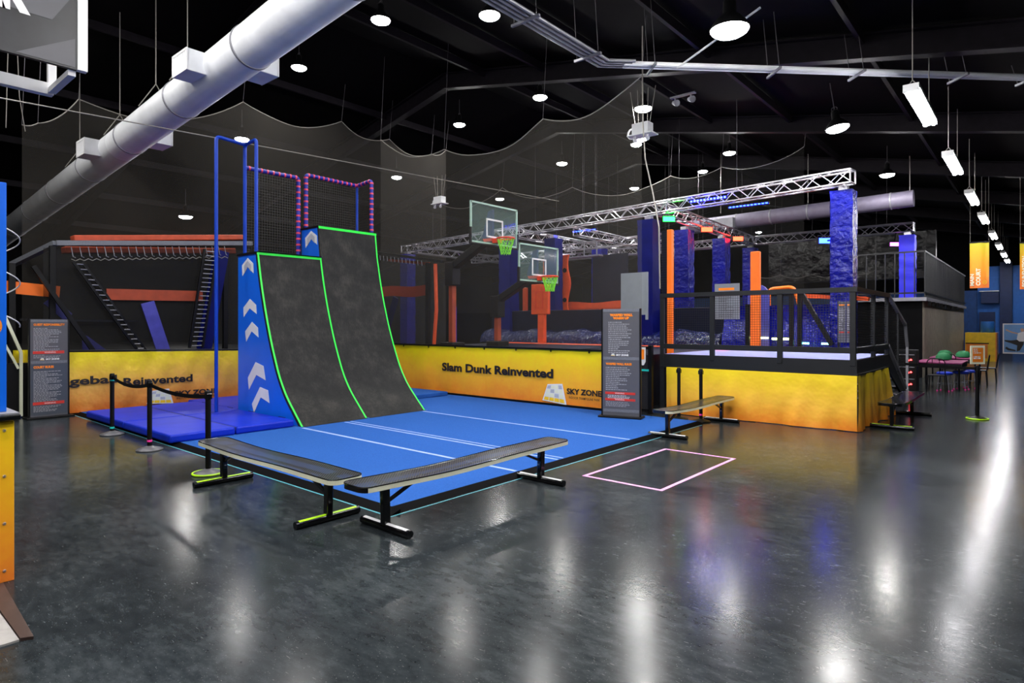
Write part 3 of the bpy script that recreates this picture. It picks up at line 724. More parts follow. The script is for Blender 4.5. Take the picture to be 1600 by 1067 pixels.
# ---------------------------------------------------------------- stanchions and belts
def stanchion(loc, label, bands, base='base_grey', h=.98, rim=None):
    t = thing('belt_stanchion', label, 'stanchion', loc, 'belt barrier posts'); x, y, z = loc
    MB().lathe([(.17, 0), (.175, .012), (.165, .022), (.09, .045), (.045, .06), (.035, .065)], loc, 28).build('base', base, t, 30)
    if rim: MB().tube([(x+.172*math.cos(a), y+.172*math.sin(a), z+.014) for a in [i*PI/14 for i in range(28)]], .013, 6, True).build('rim_tape', rim, t)
    MB().lathe([(.032, .06), (.032, h-.1), (.036, h-.1), (.036, h-.02), (.03, h), (.0, h)], loc, 20).build('post', 'black', t, 35)
    MB().box(x-.042, y-.03, z+h-.1, x+.042, y+.03, z+h-.03).build('belt_head', 'gloss_black', t, bevel=.006)
    for z1, m_ in bands: MB().lathe([(.0335, z1), (.0335, z1+.03)], loc, 20).build('tape_band', m_, t, True)
    return t
stanchion((-11.55, 3.41, 0), 'leftmost stanchion of the belt line, with teal bands', ((.88, 'teal'), (.1, 'teal')), h=1.0)
stanchion((-9.72, 3.34, 0), 'middle stanchion with a pink band near its base', ((.12, 'hotpink'),), h=1.0)
stanchion((-7.64, 3.27, 0), 'stanchion with lime base rim behind the left bench', (), h=1.0, rim='lime')
def belt(p0, p1, sag, label, m_='black'):
    p0, p1 = V(p0), V(p1); mb = MB()
    mb.grid(lambda a, b: tuple(p0.lerp(p1, a)+V(0, 0, -sag*4*a*(1-a)+(b-.5)*.05)), 20, 1)
    mb.grid(lambda a, b: tuple(p0.lerp(p1, a)+V(0, .003, -sag*4*a*(1-a)+(b-.5)*.05)), 20, 1)
    return tag(mb.build('barrier_belt', m_, None, True), label, 'belt')
belt((-11.5, 3.41, .93), (-9.77, 3.34, .93), .07, 'black belt sagging between the teal and pink banded posts')
belt((-9.67, 3.34, .93), (-7.69, 3.27, .93), .05, 'black belt running to the lime based post')
stanchion((-4.8, 10.95, 0), 'stanchion with pink band behind the third bench', ((.12, 'hotpink'),), 'black')
stanchion((-5.25, 10.98, 0), 'plain black post left of the pink banded one by the skirt', (), 'black')
t = stanchion((-.95, 14.7, 0), 'stanchion carrying a framed notice in the aisle, lime rimmed', (), 'black', 1.02, 'lime')
t = thing('framed_notice', 'small white framed orange notice on the aisle stanchion', 'notice', (-.92, 14.65, 1.03))
a0 = V(-1.04, 14.55, 1.05); u_ = V(.7586, .6517, 0)
MB().prism([a0, a0+u_*.27, a0+u_*.27+V(0, 0, .35), a0+V(0, 0, .35)], V(-.6517, .7586, 0)*.015).build('frame', 'cream', t)
nn = u_.cross(V(0, 0, 1))
bar_(t, a0+u_*.035+V(0, 0, .04), u_, Z, .2, .27, 'orange_lam', 'print')
para(t, a0+u_*.05+V(0, 0, .29)+nn*.002, u_, Z, .17, 3, .035, 'white', .5, 21); para(t, a0+u_*.05+V(0, 0, .15)+nn*.002, u_, Z, .17, 2, .03, 'white', .8, 22)
belt((-2.32, 16.0, .93), (-.99, 14.72, .96), .01, 'black belt from the deck stairs to the aisle notice post')

# ---------------------------------------------------------------- benches
def bench(loc, rz, label, rimm, L=2.8, wd=.34, foot=1.05, sag=.02, fm='gloss_black', foottape=None, rim2=None, seat='bench_mesh', taped=None):
    t = thing('park_bench', label, 'bench', (0, 0, 0), 'backless metal mesh benches')
    H_ = .455; r = .09; hl, hw = L/2, wd/2
    def zf(x): return H_-sag*math.cos(x/hl*PI*.5)+.006*math.sin(x*3.3)
    N_ = 48
    def hwf(x):
        d = hl-abs(x)
        return hw if d >= r else hw-r+math.sqrt(max(0, r*r-(r-d)**2))
    xs = [-hl+L*(.5-.5*math.cos(PI*i/N_)) for i in range(N_+1)]
    mb = MB(); mb.grid(lambda a, b: (xs[round(a*N_)], (b*2-1)*(hwf(xs[round(a*N_)])-.003), zf(xs[round(a*N_)])), N_, 4)
    mb.build('seat', seat, t, local=True)
    out = [(x, hwf(x)) for x in xs]+[(x, -hwf(x)) for x in xs[::-1]]
    def band(sel, m_, nm, z0, z1, o=0.):
        mb = MB()
        for i in range(len(out)):
            a, b = out[i], out[(i+1) % len(out)]
            if math.hypot(a[0]-b[0], a[1]-b[1]) < 1e-4 or not sel((a[0]+b[0])/2, (a[1]+b[1])/2): continue
            k = 1+o
            mb.add([(a[0]+o*(1 if a[0] > 0 else -1)*(abs(a[0]) > hl-r), a[1]+math.copysign(o, a[1]), zf(a[0])+z0), (b[0]+o*(1 if b[0] > 0 else -1)*(abs(b[0]) > hl-r), b[1]+math.copysign(o, b[1]), zf(b[0])+z0),
                    (b[0]+o*(1 if b[0] > 0 else -1)*(abs(b[0]) > hl-r), b[1]+math.copysign(o, b[1]), zf(b[0])+z1), (a[0]+o*(1 if a[0] > 0 else -1)*(abs(a[0]) > hl-r), a[1]+math.copysign(o, a[1]), zf(a[0])+z1)], [(0, 1, 2, 3)])
        return mb.build(nm, m_, t, local=True)
    band(lambda x, y: True, 'gloss_black', 'seat_rim', -.045, .001)
    mb = MB(); mb.tube([(x, y, zf(x)) for x, y in out], .006, 6, True); mb.build('rim_bead', 'gloss_black', t, local=True)
    if rimm:
        for s_, m_ in rimm.items():
            sel = {'all': lambda x, y: True, 'near': lambda x, y: y < -.02 or x > hl-.02, 'front': lambda x, y: y < -hw+.05, 'red': lambda x, y: y < -hw+.05 and x > -.3, 'lime': lambda x, y: y < -hw+.05 and -.9 < x <= -.3,
                   'nb': lambda x, y: y < -hw+.05 and x > -hl+.05 or x > hl-.05}[s_]
            band(sel, m_, 'rim_tape', -.043, -.004, .004)
    mb = MB()
    for s_ in (-1, 1):
        mb.bar((s_*foot, -hw+.03, zf(foot)-.035), (s_*foot, hw-.03, zf(foot)-.035), .05, .02)
    mb.bar((-hl+.06, 0, zf(0)-.03), (hl-.06, 0, zf(0)-.03), .03, .012); mb.build('under_frame', fm, t, local=True)
    for s_ in (-1, 1):
        lg = MB().bar((s_*foot, 0, .05), (s_*(foot+.01), 0, H_-.05), .075, .06).build('leg', fm, t, local=True, bevel=.01)
        fb = MB().tube([(s_*foot, -.33, .035), (s_*foot, .33, .035)], .035, 16).build('foot_bar', fm, t, 40, local=True)
        W[fb.name] = V(0, 0, 0)
        if foottape and foottape[s_]:
            mb = MB(); mb.grid(lambda a, b: (s_*foot+.0365*math.sin((b-.5)*1.3), -.3+a*.6, .035+.0365*math.cos((b-.5)*1.3)), 2, 6); mb.build('foot_tape', foottape[s_], fb, True, local=True)
        MB().bar((s_*(foot-.02), 0, .25), (s_*(foot-.42), 0, zf(foot-.4)-.035), .03, .025).build('brace', fm, t, local=True)
        MB().lathe([(.012, 0), (.012, .012)], (s_*foot-s_*.035, -.0, .2), 8).build('bolt', 'alu', t, local=True)
    t.location = loc; t.rotation_euler = (0, 0, rz); W[t.name] = V(loc)
    return t
bench((-6.02, 3.2, 0), 0, 'left foreground mesh bench, cream rim, lime taped foot bars', {'near': 'cream'}, L=2.76, foottape={-1: 'lime', 1: 'lime'}, foot=1.05, sag=.012)
bench((-4.36, 4.48, 0), PI/2, 'right foreground mesh bench pointing away along the carpet edge', {'nb': 'cream'}, L=2.9, foottape={-1: 'white', 1: 'white'}, foot=1.1)
bench((-4.52, 10.14, 0), PI/2, 'mesh bench before the yellow deck skirt, by the carpet corner', {'near': 'cream'}, L=2.66, foottape={-1: 'galv', 1: 'galv'}, foot=1.08)
bench((-1.98, 13.45, 0), PI/2, 'dark bench with red and lime edge tape right of the deck', {'red': 'hotpink', 'lime': 'lime'}, L=2.7, wd=.36, foottape={-1: 'lime', 1: None}, foot=1.08, seat='gloss_black')

# ---------------------------------------------------------------- deck with mesh railing
DK = thing('raised_deck', 'raised black deck with mesh railing above the yellow skirt', 'deck', (-4.1, 13, 0))
X0, X1, Y0, Y1 = -5.95, -2.38, 11.6, 14.5
MB().box(X0, Y0+.02, .95, X1, Y1, 1.17).build('platform', 'black', DK)
MB().box(X0+.05, Y0+.06, 1.17, X1-.05, Y1-.03, 1.2).build('deck_pad', 'deckpad', DK)
MB().box(X0, Y0-.01, .95, X1+.02, Y0+.03, 1.2).build('front_beam', 'rail', DK)
MB().box(X0, Y0-.035, .93, X1+.035, Y0+.0, .965).build('beam_flange', 'rail', DK)
MB().box(X1-.02, Y0+.03, .95, X1+.02, Y1, 1.2).build('side_beam', 'rail', DK)
MB().box(X1, Y0, .93, X1+.035, Y1, .965).build('beam_flange', 'rail', DK)
for x in (X0+.04, -4.86, -3.6, X1-.04): MB().box(x-.045, Y0-.02, 1.1 if x not in (X0+.04,) else 0, x+.045, Y0+.05, 2.38).build('post', 'rail', DK, bevel=.006)
for y in (13.1, 14.42): MB().box(X1-.05, y-.04, 1.1, X1+.02, y+.04, 2.38).build('post', 'rail', DK, bevel=.006)
MB().box(X0, Y0-.03, 2.35, X1+.03, Y0+.06, 2.43).build('top_rail', 'rail', DK)
MB().box(X1-.05, Y0+.06, 2.35, X1+.03, Y1, 2.43).build('top_rail', 'rail', DK)
MB().box(X0, Y0-.015, 1.31, X1, Y0+.045, 1.41).build('bottom_rail', 'rail', DK)
MB().box(X1-.045, Y0+.06, 1.31, X1+.015, Y1, 1.41).build('bottom_rail', 'rail', DK)
MB().add([(X0+.09, Y0+.015, 1.4), (X1-.09, Y0+.015, 1.4), (X1-.09, Y0+.015, 2.36), (X0+.09, Y0+.015, 2.36)], [(0, 1, 2, 3)]).build('mesh_panel', 'grid_rail', DK)
MB().add([(X1-.015, Y0+.09, 1.4), (X1-.015, Y1-.05, 1.4), (X1-.015, Y1-.05, 2.36), (X1-.015, Y0+.09, 2.36)], [(0, 1, 2, 3)]).build('mesh_panel', 'grid_rail_y', DK)
for x in (X0+.3, -4.2, X1-.3):
    for y in (Y0+.3, Y1-.2): MB().box(x-.05, y-.05, 0, x+.05, y+.05, .95).build('leg', 'black', DK)
# stairs going down away from the viewer
for k in range(6): MB().box(X1-1.1, Y1+.02+k*.38, 1.0-k*.2, X1-.02, Y1+.4+k*.38, 1.04-k*.2).build('step', 'black', DK)
MB().prism([(X1-.02, Y1, 1.18), (X1-.02, Y1+2.5, .0), (X1-.02, Y1+2.1, .0), (X1-.02, Y1, .85)], (.04, 0, 0)).build('stringer', 'rail', DK)
MB().bar((X1-.01, Y1, 2.4), (X1-.01, 16.55, 1.8), .06, .06).build('handrail', 'galvd', DK)
MB().bar((X1-.01, 16.55, 1.82), (X1-.01, 16.85, 1.3), .06, .06).bar((X1-.01, 16.85, 1.3), (X1-.01, 16.85, .0), .05, .05).build('handrail_end', 'galvd', DK)
MB().bar((X1-.01, Y1, 1.38), (X1-.01, 16.6, .35), .06, .06).build('lower_rail', 'galvd', DK)
MB().box(X1-.03, 15.6, .55, X1+.01, 15.65, 2.1).build('post', 'rail', DK)
MB().add([(X1-.01, Y1+.05, 1.4), (X1-.01, 16.5, .45), (X1-.01, 16.5, 1.78), (X1-.01, Y1+.05, 2.35)], [(0, 1, 2, 3)]).build('mesh_panel', 'grid_rail_y', DK)
# skirt cloth
def sk1(a, b):
    x = X0+.15+a*(X1-X0-.12); fold = .03*math.sin(a*23+b*2.5)+.02*math.sin(a*51-b*4)+.03*(1-b)*math.sin(a*13+1)
    return (x, Y0-.04+fold*.55*(1.1-b), .012+b*.93)
def sk2(a, b):
    y = Y0-.04+a*2.7*(1-.0*(b)); fold = .05*math.sin(a*20+b*1.5)+.025*math.sin(a*47)
    return (X1+.035+fold*.8*(1.15-b)+.09*a*(1-b), y, .012+b*.93)
t = thing('deck_skirt', 'creased yellow orange cloth skirt around the raised deck', 'skirt', (-4, 11.58, 0))
MB().grid(sk1, 90, 14).build('front_cloth', 'skirt', t, True); MB().grid(sk2, 70, 14).build('side_cloth', 'skirt', t, True)
MB().grid(lambda a, b: (X0+.25+a*.9, Y0-.035, .05+b*.8), 4, 2).build('left_fold', 'skirt', t)
# gate left of deck
t = thing('mesh_gate', 'narrow black mesh gate between the grey sign and the deck', 'gate', (-6.0, 11.2, 0))
for x in (-6.42, -5.98): MB().box(x-.04, 11.2, 0, x+.04, 11.28, 1.38).build('post', 'black', t)
MB().box(-6.4, 11.2, 1.3, -6.0, 11.27, 1.36).build('rail', 'black', t); MB().box(-6.4, 11.2, .05, -6.0, 11.27, .1).build('rail', 'black', t)
MB().add([(-6.38, 11.23, .1), (-6.02, 11.23, .1), (-6.02, 11.23, 1.3), (-6.38, 11.23, 1.3)], [(0, 1, 2, 3)]).build('mesh_panel', 'gate_mesh', t)
MB().prism([(-6.22, 11.17, .98), (-6.1, 11.17, .98), (-6.06, 11.17, 1.05), (-6.06, 11.17, 1.34), (-6.25, 11.17, 1.34), (-6.25, 11.17, 1.05)], (0, .01, 0)).build('tag', 'white', t)
bar_(t, (-6.225, 11.168, 1.1), U, Z, .14, .2, 'orange_print', 'tag_print')
MB().box(-6.3, 11.19, .86, -6.0, 11.2, .9).build('tape_band', 'teal', t)
# panels hung by the net
def hung(name, label, x0, x1, z0, z1, y, m_, cat='panel', slant=0):
    return tag(MB().prism([(x0, y, z0), (x1, y, z0), (x1, y, z1), (x0, y, z1-slant)], (0, .02, 0)).build(name, m_), label, cat)
t = thing('blank_board', 'plain grey panel hanging behind the Warped Wall sign', 'panel', (-6.4, 11.35, 1.9))
MB().box(-6.72, 11.33, 2.0, -6.11, 11.35, 2.87).build('board', 'frost', t)
MB().box(-6.14, 11.315, 1.9, -6.09, 11.35, 2.87).build('edge_strip', 'frost', t)
MB().tube([(-6.3, 11.4, .05), (-6.3, 11.4, 2.6)], .02, 6).build('support_post', 'black', t)
t = thing('rule_board', 'grey rule board with orange heading hung behind the deck mesh', 'sign', (-5.75, 14.6, 1.95))
MB().box(-6.05, 14.6, 1.93, -5.45, 14.62, 2.78).build('board', 'frost', t)
bar_(t, (-5.95, 14.6, 2.62), U, Z, .38, .06, 'orange_print', 'heading'); para(t, (-5.95, 14.6, 2.5), U, Z, .4, 12, .045, 'signgrey', seed=31)
t = thing('rule_board', 'pair of dark rule boards with orange headings at the back of the deck', 'sign', (-3.2, 14.55, 1.42))
for x in (-3.33, -3.17):
    b_ = MB().box(x, 14.6, 1.42, x+.145, 14.62, 2.29).build('board', 'signgrey', t)
    bar_(b_, (x+.02, 14.6, 2.2), U, Z, .1, .03, 'orange_print', 'heading'); para(b_, (x+.02, 14.6, 2.15), U, Z, .1, 12, .04, 'grey_print', seed=33)
    bar_(b_, (x+.02, 14.6, 1.62), U, Z, .1, .03, 'red_print', 'heading')
MB().box(-3.35, 14.62, 1.2, -3.31, 14.66, 2.3).box(-3.03, 14.62, 1.2, -2.99, 14.66, 2.3).build('frame', 'black', t)

# ---------------------------------------------------------------- basketball court behind the banner
t = thing('trampoline_court', 'raised dark trampoline court behind the Slam Dunk banner', 'trampoline', (-10.5, 14.2, 0))
MB().box(-15, 11.35, 0, -6.5, 17.2, 1.1).build('base', 'black', t)
MB().box(-14.9, 11.4, 1.1, -6.5, 16.6, 1.14).build('bed', 'navym', t)
MB().box(-15, 16.65, 1.1, -4.2, 17.15, 1.16).build('edge_pad', 'orange', t, bevel=.02)
for x in (-9.4,): MB().box(x-.15, 11.5, 1.14, x+.15, 16.6, 1.16).build('edge_pad', 'navym', t)
MB().box(-15, 11.36, 1.1, -6.5, 11.6, 1.2).build('front_pad', 'black', t)
t = thing('padded_wall', 'long navy vinyl padded wall at the back of the basketball court', 'padded wall', (-10, 17.6, 1.1))
MB().box(-16.5, 17.98, 0, -7.0, 18.12, 2.32).build('upper_pad', 'navym', t, bevel=.02)
def roll(a, b):
    th = b*PI*.5
    return (-16.4+a*9.4, 17.2+.5*(1-math.cos(th)), 1.12+.48*math.sin(th)+.05*math.sin(a*31)*b+.02*math.sin(a*83))
MB().grid(roll, 160, 8).build('vinyl_roll', 'navy', t, True)
def hoop(y, zb, label_, post_label):
    X = -11.0
    t = thing('basketball_hoop', label_, 'basketball hoop', (-12.6, y, 1.1))
    w2, h_ = .915, 1.05
    fr = MB()
    for a, b in (((X, y-w2, zb+.02), (X, y+w2, zb+.02)), ((X, y-w2, zb+h_-.02), (X, y+w2, zb+h_-.02)), ((X, y-w2+.02, zb), (X, y-w2+.02, zb+h_)), ((X, y+w2-.02, zb), (X, y+w2-.02, zb+h_))): fr.bar(a, b, .04, .045)
    bb = MB().box(X-.008, y-w2+.03, zb+.03, X+.002, y+w2-.03, zb+h_-.03).build('backboard', 'glass', t)
    fr.build('backboard_frame', 'bbframe', bb)
    sq = MB()
    for a, b in (((X+.008, y-.305, zb+.2), (X+.008, y+.305, zb+.2)), ((X+.008, y-.305, zb+.65), (X+.008, y+.305, zb+.65)), ((X+.008, y-.305, zb+.18), (X+.008, y-.305, zb+.67)), ((X+.008, y+.305, zb+.18), (X+.008, y+.305, zb+.67))): sq.bar(a, b, .012, .045, (0, 0, 1) if abs(a[2]-b[2]) < .1 else (0, 1, 0))
    sq.build('target_square', 'white', bb)
    MB().box(X-.03, y-w2-.01, zb-.05, X+.03, y+w2+.01, zb-.0).build('lower_padding', 'black', t, bevel=.01)
    for s in (-1, 1): MB().box(X-.03, y+s*w2-.02, zb-.05, X+.03, y+s*w2+.03, zb+.38).build('lower_padding', 'black', t)
    zr = zb+.14; rr = .23; c = V(X+.16+rr, y, zr)
    rim = MB().tube([c+V(rr*math.cos(a), rr*math.sin(a), 0) for a in [i*2*PI/36 for i in range(36)]], .022, 8, True).build('rim', 'rim', t, True)
    MB().box(X+.005, y-.1, zr-.1, X+.18, y+.1, zr+.02).build('rim_bracket', 'rim', rim)
    mb = MB(); nS = 12; rows = [(rr, 0), (.19, -.12), (.155, -.24), (.13, -.34), (.125, -.42)]
    for k in range(nS):
        for sgn in (-1, 1):
            pts = [c+V(r*math.cos(2*PI*(k+sgn*.5*i)/nS), r*math.sin(2*PI*(k+sgn*.5*i)/nS), dz) for i, (r, dz) in enumerate(rows)]
            mb.tube(pts, .009, 4)
    mb.build('net', 'netgreen', rim)
    px_ = -12.6
    MB().box(px_-.08, y-.08, 1.3, px_+.08, y+.08, zb-1.0).build('lower_post', 'orange_dk', t, bevel=.02)
    MB().box(px_-.16, y-.16, zb-1.0, px_+.16, y+.16, zb-.35).build('upper_post_pad', 'black', t, bevel=.02)
    MB().bar((px_, y, zb-.5), (X-.35, y, zb+.12), .24, .2).build('arm', 'black', t, bevel=.02)
    MB().prism([(X-.5, y-.04, zb-.02), (X-.05, y-.04, zb+.2), (X-.05, y-.04, zb+.95), (X-.2, y-.04, zb+.9)], (0, .08, 0)).build('gusset', 'coldark', t)
    MB().bar((X-.4, y, zb+.15), (X-.02, y, zb+.15), .1, .08).build('mount', 'rim', t)
    MB().box(px_-.25, y-.25, 1.14, px_+.25, y+.25, 1.3).build('base', 'black', t, bevel=.02)
hoop(12.1, 3.9, 'nearer and higher basketball hoop with green net', '')
hoop(14.0, 3.02, 'lower basketball hoop behind and right of the first', '')
t = thing('padded_post', 'orange padded post with a square orange target board behind the hoops', 'post', (-13.2, 17.0, 1.16))
MB().box(-13.33, 16.88, 1.16, -13.06, 17.05, 2.2).build('post_pad', 'orange', t, bevel=.02)
MB().box(-13.6, 16.86, 2.15, -12.86, 17.0, 3.2).build('target_board', 'orange', t, bevel=.02)
mb = MB()
for a in ((-13.4, 2.35, -13.38, 2.95), (-13.1, 2.35, -13.08, 2.95), (-13.4, 2.93, -13.08, 2.95), (-13.4, 2.35, -13.08, 2.37)): mb.box(a[0], 16.85, a[1], a[2], 16.86, a[3])
mb.build('printed_box', 'red_print', t)

# trampoline enclosures
SP = None
def ladder(t, a, b, wdir, wid, n, m_='galvd'):
    """a strap of springs between two points"""
    a, b, wdir = V(a), V(b), V(wdir).normalized()
    for s in (-.5, .5): MB().bar(a+wdir*wid*s, b+wdir*wid*s, .05, .05).build('strap', 'black', t)
    for i in range(n):
        c = a.lerp(b, (i+.5)/n); MB().tube([c-wdir*wid*.36+V(.03, 0, 0), c+wdir*wid*.36+V(.03, 0, 0)], .011, 5).build('spring', m_, t)
t = thing('trampoline_enclosure', 'big dark trampoline enclosure behind the dodgeball banner', 'trampoline', (-15.6, 5, 0))
MB().box(-30, 1.5, 0, -15.0, 10.9, 1.05).build('base', 'black', t)
MB().bar((-15.25, 3.5, 3.46), (-15.25, 7.6, 3.86), .12, .10).build('top_beam', 'signedge', t)
MB().bar((-15.25, 3.5, 3.46), (-16.6, 3.05, 3.08), .12, .09).build('top_beam', 'signedge', t)
MB().bar((-15.95, 3.95, 3.66), (-15.95, 7.7, 4.08), .3, .13).build('orange_pad', 'orange_mid', t, bevel=.02)
MB().bar((-15.6, 3.7, 3.36), (-15.6, 7.3, 3.66), .3, .14).build('orange_pad', 'orange_dk', t, bevel=.02)
for i in range(22):
    y = 3.75+i*.15; z = 3.38+(y-3.5)*.1
    MB().tube([(-15.22, y, z), (-15.2, y+.03, z-.2), (-15.22, y+.08, z-.22)], .008, 5).build('spring', 'galvd', t)
MB().tube([(-15.2, 3.75+i*.075, 3.15+i*.0075-.04*(i % 2)) for i in range(44)], .008, 5).build('spring_cord', 'wire', t)
MB().add([(-15.3, 3.3, 1.1), (-15.3, 7.6, 1.1), (-15.3, 7.6, 3.7), (-15.3, 3.3, 3.35)], [(0, 1, 2, 3)]).build('mesh_wall', 'tramp_net', t)
ladder(t, (-15.15, 3.85, 3.1), (-15.15, 5.05, 1.22), (0, 1, 0), .16, 18)
ladder(t, (-15.15, 6.55, 3.6), (-15.15, 6.2, 1.25), (0, 1, 0), .3, 22)
MB().bar((-15.24, 6.85, 3.6), (-15.24, 6.42, 1.2), .06, .34, (0, 1, 0)).build('blue_pad', 'coldark', t)
MB().bar((-15.1, 3.1, 2.95), (-15.1, 4.2, 1.1), .08, .08).build('frame_bar', 'black', t)
MB().bar((-15.2, 2.9, 1.9), (-15.2, 5.0, 1.87), .04, .04).build('frame_bar', 'black', t)
for y in (3.45, 6.95, 2.8): MB().bar((-15.3, y, 1.0), (-15.3, y, 3.4 if y > 3 else 3.0), .1, .1).build('frame_post', 'black', t)
MB().bar((-15.27, 4.4, 2.45), (-15.27, 6.4, 2.48), .04, .24, (0, 0, 1)).build('orange_pad', 'orange_dk', t)
MB().bar((-15.27, 5.2, 2.3), (-15.27, 5.55, 1.15), .04, .28, (0, 1, 0)).build('violet_pad', 'violet', t)
MB().bar((-15.42, 2.6, 2.55), (-15.42, 3.6, 2.47), .04, .24).build('orange_pad', 'orange_br', t)
MB().bar((-15.42, 3.4, 2.3), (-15.42, 3.75, 1.95), .05, .2).build('violet_pad', 'violet', t)
MB().prism([(-15.42, 4.0, 1.2), (-15.42, 4.5, 1.2), (-15.42, 4.1, 1.55), (-15.42, 4.0, 1.6)], (-.03, 0, 0)).build('violet_pad', 'violet', t)
MB().bar((-15.15, 3.7, 1.22), (-15.15, 5.2, 1.18), .12, .1).build('frame_bar', 'black', t)
# right of the tall warped wall
t = thing('trampoline_enclosure', 'dark trampoline enclosure right behind the tall warped wall', 'trampoline', (-13.8, 11.5, 0))
MB().bar((-15.3, 11.45, 3.98), (-12.3, 11.45, 3.5), .12, .07).build('top_beam', 'black', t)
MB().add([(-15.3, 11.48, 1.2), (-12.5, 11.48, 1.2), (-12.5, 11.48, 3.45), (-15.3, 11.48, 3.9)], [(0, 1, 2, 3)]).build('mesh_wall', 'tramp_net', t)
MB().grid(lambda a, b: (-15.3+a*2.35, 11.6, 2.62+.3*b+.03*math.sin(a*7)), 12, 2).build('orange_pad', 'orange', t)
MB().bar((-14.8, 11.6, 3.72), (-13.0, 11.6, 3.5), .05, .07).build('orange_pad', 'orange', t)
MB().bar((-14.5, 11.62, 2.6), (-15.1, 11.62, 1.3), .05, .22, (1, 0, 0)).build('blue_pad', 'coldark', t)
MB().tube([(-12.54, 11.4, 3.45), (-12.5, 11.4, 2.2), (-12.6, 11.4, 1.2)], .05, 8).build('orange_strap', 'orange', t)
MB().box(-12.95, 11.4, 1.2, -12.83, 11.5, 3.5).build('frame_post', 'black', t)
for i in range(12): MB().tube([(-15.0+i*.17, 11.42, 3.86-i*.026), (-14.98+i*.17, 11.42, 3.72-i*.026)], .008, 4).build('spring', 'galvd', t)
tag(MB().box(-15.4, 22.01, 0, -14.3, 22.04, 1.6).build('x', 'x') if 0 else MB().box(-15.4, 22, 1.62, -14.3, 22.05, 1.68).box(-15.38, 22.05, 0, -15.34, 22.09, 1.7).build('led_strip', 'ledpurple'), 'right purple light strip glowing low behind the hoops', 'light strip')
tag(MB().box(-17.0, 22, 1.62, -16.4, 22.05, 1.68).box(-16.98, 22.05, 0, -16.94, 22.09, 1.7).build('led_strip', 'ledpurple'), 'left shorter purple light strip behind the hoops', 'light strip')
tag(MB().box(-20, 19, 0, -19.95, 19.4, 2.6).build('led_strip', 'leddim'), 'dim blue vertical light strip behind the enclosure mesh', 'light strip')
# ---------------------------------------------------------------- ninja course: trusses, columns
def truss(p0, p1, label, s=.32, r=.026, kind='truss'):
    p0, p1 = V(p0), V(p1); d = (p1-p0).normalized(); a = d.cross(V(0, 0, 1)).normalized()*s/2; b = V(0, 0, s/2)
    c0 = p0-b; t = thing('lighting_truss', label, 'truss', (p0+p1)/2-V(0, 0, s)); p0 = p0-b; p1 = p1-b
    co = [a+b, -a+b, -a-b, a-b]
    for c in co: MB().tube([p0+c, p1+c], r, 7).build('chord', 'alu', t, True)
    L = (p1-p0).length; n_ = max(2, int(L/.36)); mb = MB()
    for q_ in range(4):
        c, e = co[q_], co[(q_+1) % 4]
        for i in range(n_):
            f0, f1 = i/n_, (i+1)/n_
            x, y = (c, e) if i % 2 == 0 else (e, c)
            mb.tube([p0.lerp(p1, f0)+x, p0.lerp(p1, f1)+y], r*.55, 5)
    for f in (0, 1):
        for q_ in range(4): mb.tube([p0.lerp(p1, f)+co[q_], p0.lerp(p1, f)+co[(q_+1) % 4]], r*.8, 5)
    mb.build('lacing', 'alu', t)
    for f in (.15, .85):
        q_ = p0.lerp(p1, f)+b; MB().tube([q_, (q_.x, q_.y, ceil_z(q_.x)-.02)], .006, 4).build('hanging_wire', 'wired', t)
    return t
TZ = 5.55
truss((-3.5, 16.75, TZ), (-23.2, 19.1, TZ), 'longest bright truss rising to the right across the ninja course')
truss((-9.0, 17.6, TZ-.02), (-9.45, 26.8, TZ-.02), 'truss running back from the long truss with green and orange lamps')
truss((-9.4, 26.9, TZ), (-3.6, 26.9, TZ), 'back right truss ending over the bright blue column')
truss((-23, 26.9, TZ), (-9.7, 26.9, TZ), 'back left truss behind the hoops')
truss((-22.6, 19.3, TZ-.03), (-22.8, 26.7, TZ-.03), 'leftmost truss running back above the dark enclosure')
truss((-15.6, 18.4, TZ-.03), (-15.8, 26.7, TZ-.03), 'middle truss running back behind the nearer backboard')
truss((-15.4, 21.5, TZ-.35), (-9.7, 21.2, TZ-.35), 'cross truss hung lower in the middle of the course', .28, .022)
truss((-22.4, 23, TZ-.3), (-16.1, 23, TZ-.3), 'cross truss hung lower on the left', .28, .022)
truss((-15.4, 24.3, TZ-.35), (-9.9, 24.2, TZ-.35), 'rear cross truss hung lower in the middle', .28, .022)
truss((-12.6, 18.2, TZ-.3), (-12.8, 26.6, TZ-.3), 'short run truss right of the farther backboard', .28, .022)
def column(x, y, z1, label, m_='colblue', s=.5, z0=0, led=False, band=None):
    t = thing('padded_column', label, 'column', (x, y, z0))
    h = s/2; mb = MB(); nz = 26
    def f(a, b):
        th = a*4; k = int(th) % 4; f_ = th-int(th) if a < 1 else 0
        cs = [(-h, -h), (h, -h), (h, h), (-h, h)]; p, q_ = cs[k], cs[(k+1) % 4]
        xx, yy = p[0]+(q_[0]-p[0])*f_, p[1]+(q_[1]-p[1])*f_
        wob = 1+.025*math.sin(b*33+a*9)+.02*math.sin(b*71+a*25)
        return (x+xx*wob, y+yy*wob, z0+b*(z1-z0))
    MB().grid(f, 24, nz).build('padding', m_, t, 35)
    MB().box(x-.1, y-.1, z1, x+.1, y+.1, z1+.13).build('truss_leg', 'alu', t)
    return t
column(-3.74, 16.95, 5.09, 'big crinkled blue column under the right end of the long truss')
column(-9.45, 17.65, 5.09, 'dark blue column right of the farther backboard above the grey panel', 'coldark', .52)
column(-9.5, 20.3, 5.08, 'crinkled blue column under the truss with the green lamp')
column(-9.35, 23.2, 5.08, 'second crinkled blue column back under the same truss')
column(-9.6, 27.0, 5.1, 'slim blue column left of the tall orange board')
column(-15.7, 18.1, 5.09, 'dark blue column behind the nearer green net', 'coldark', .55)
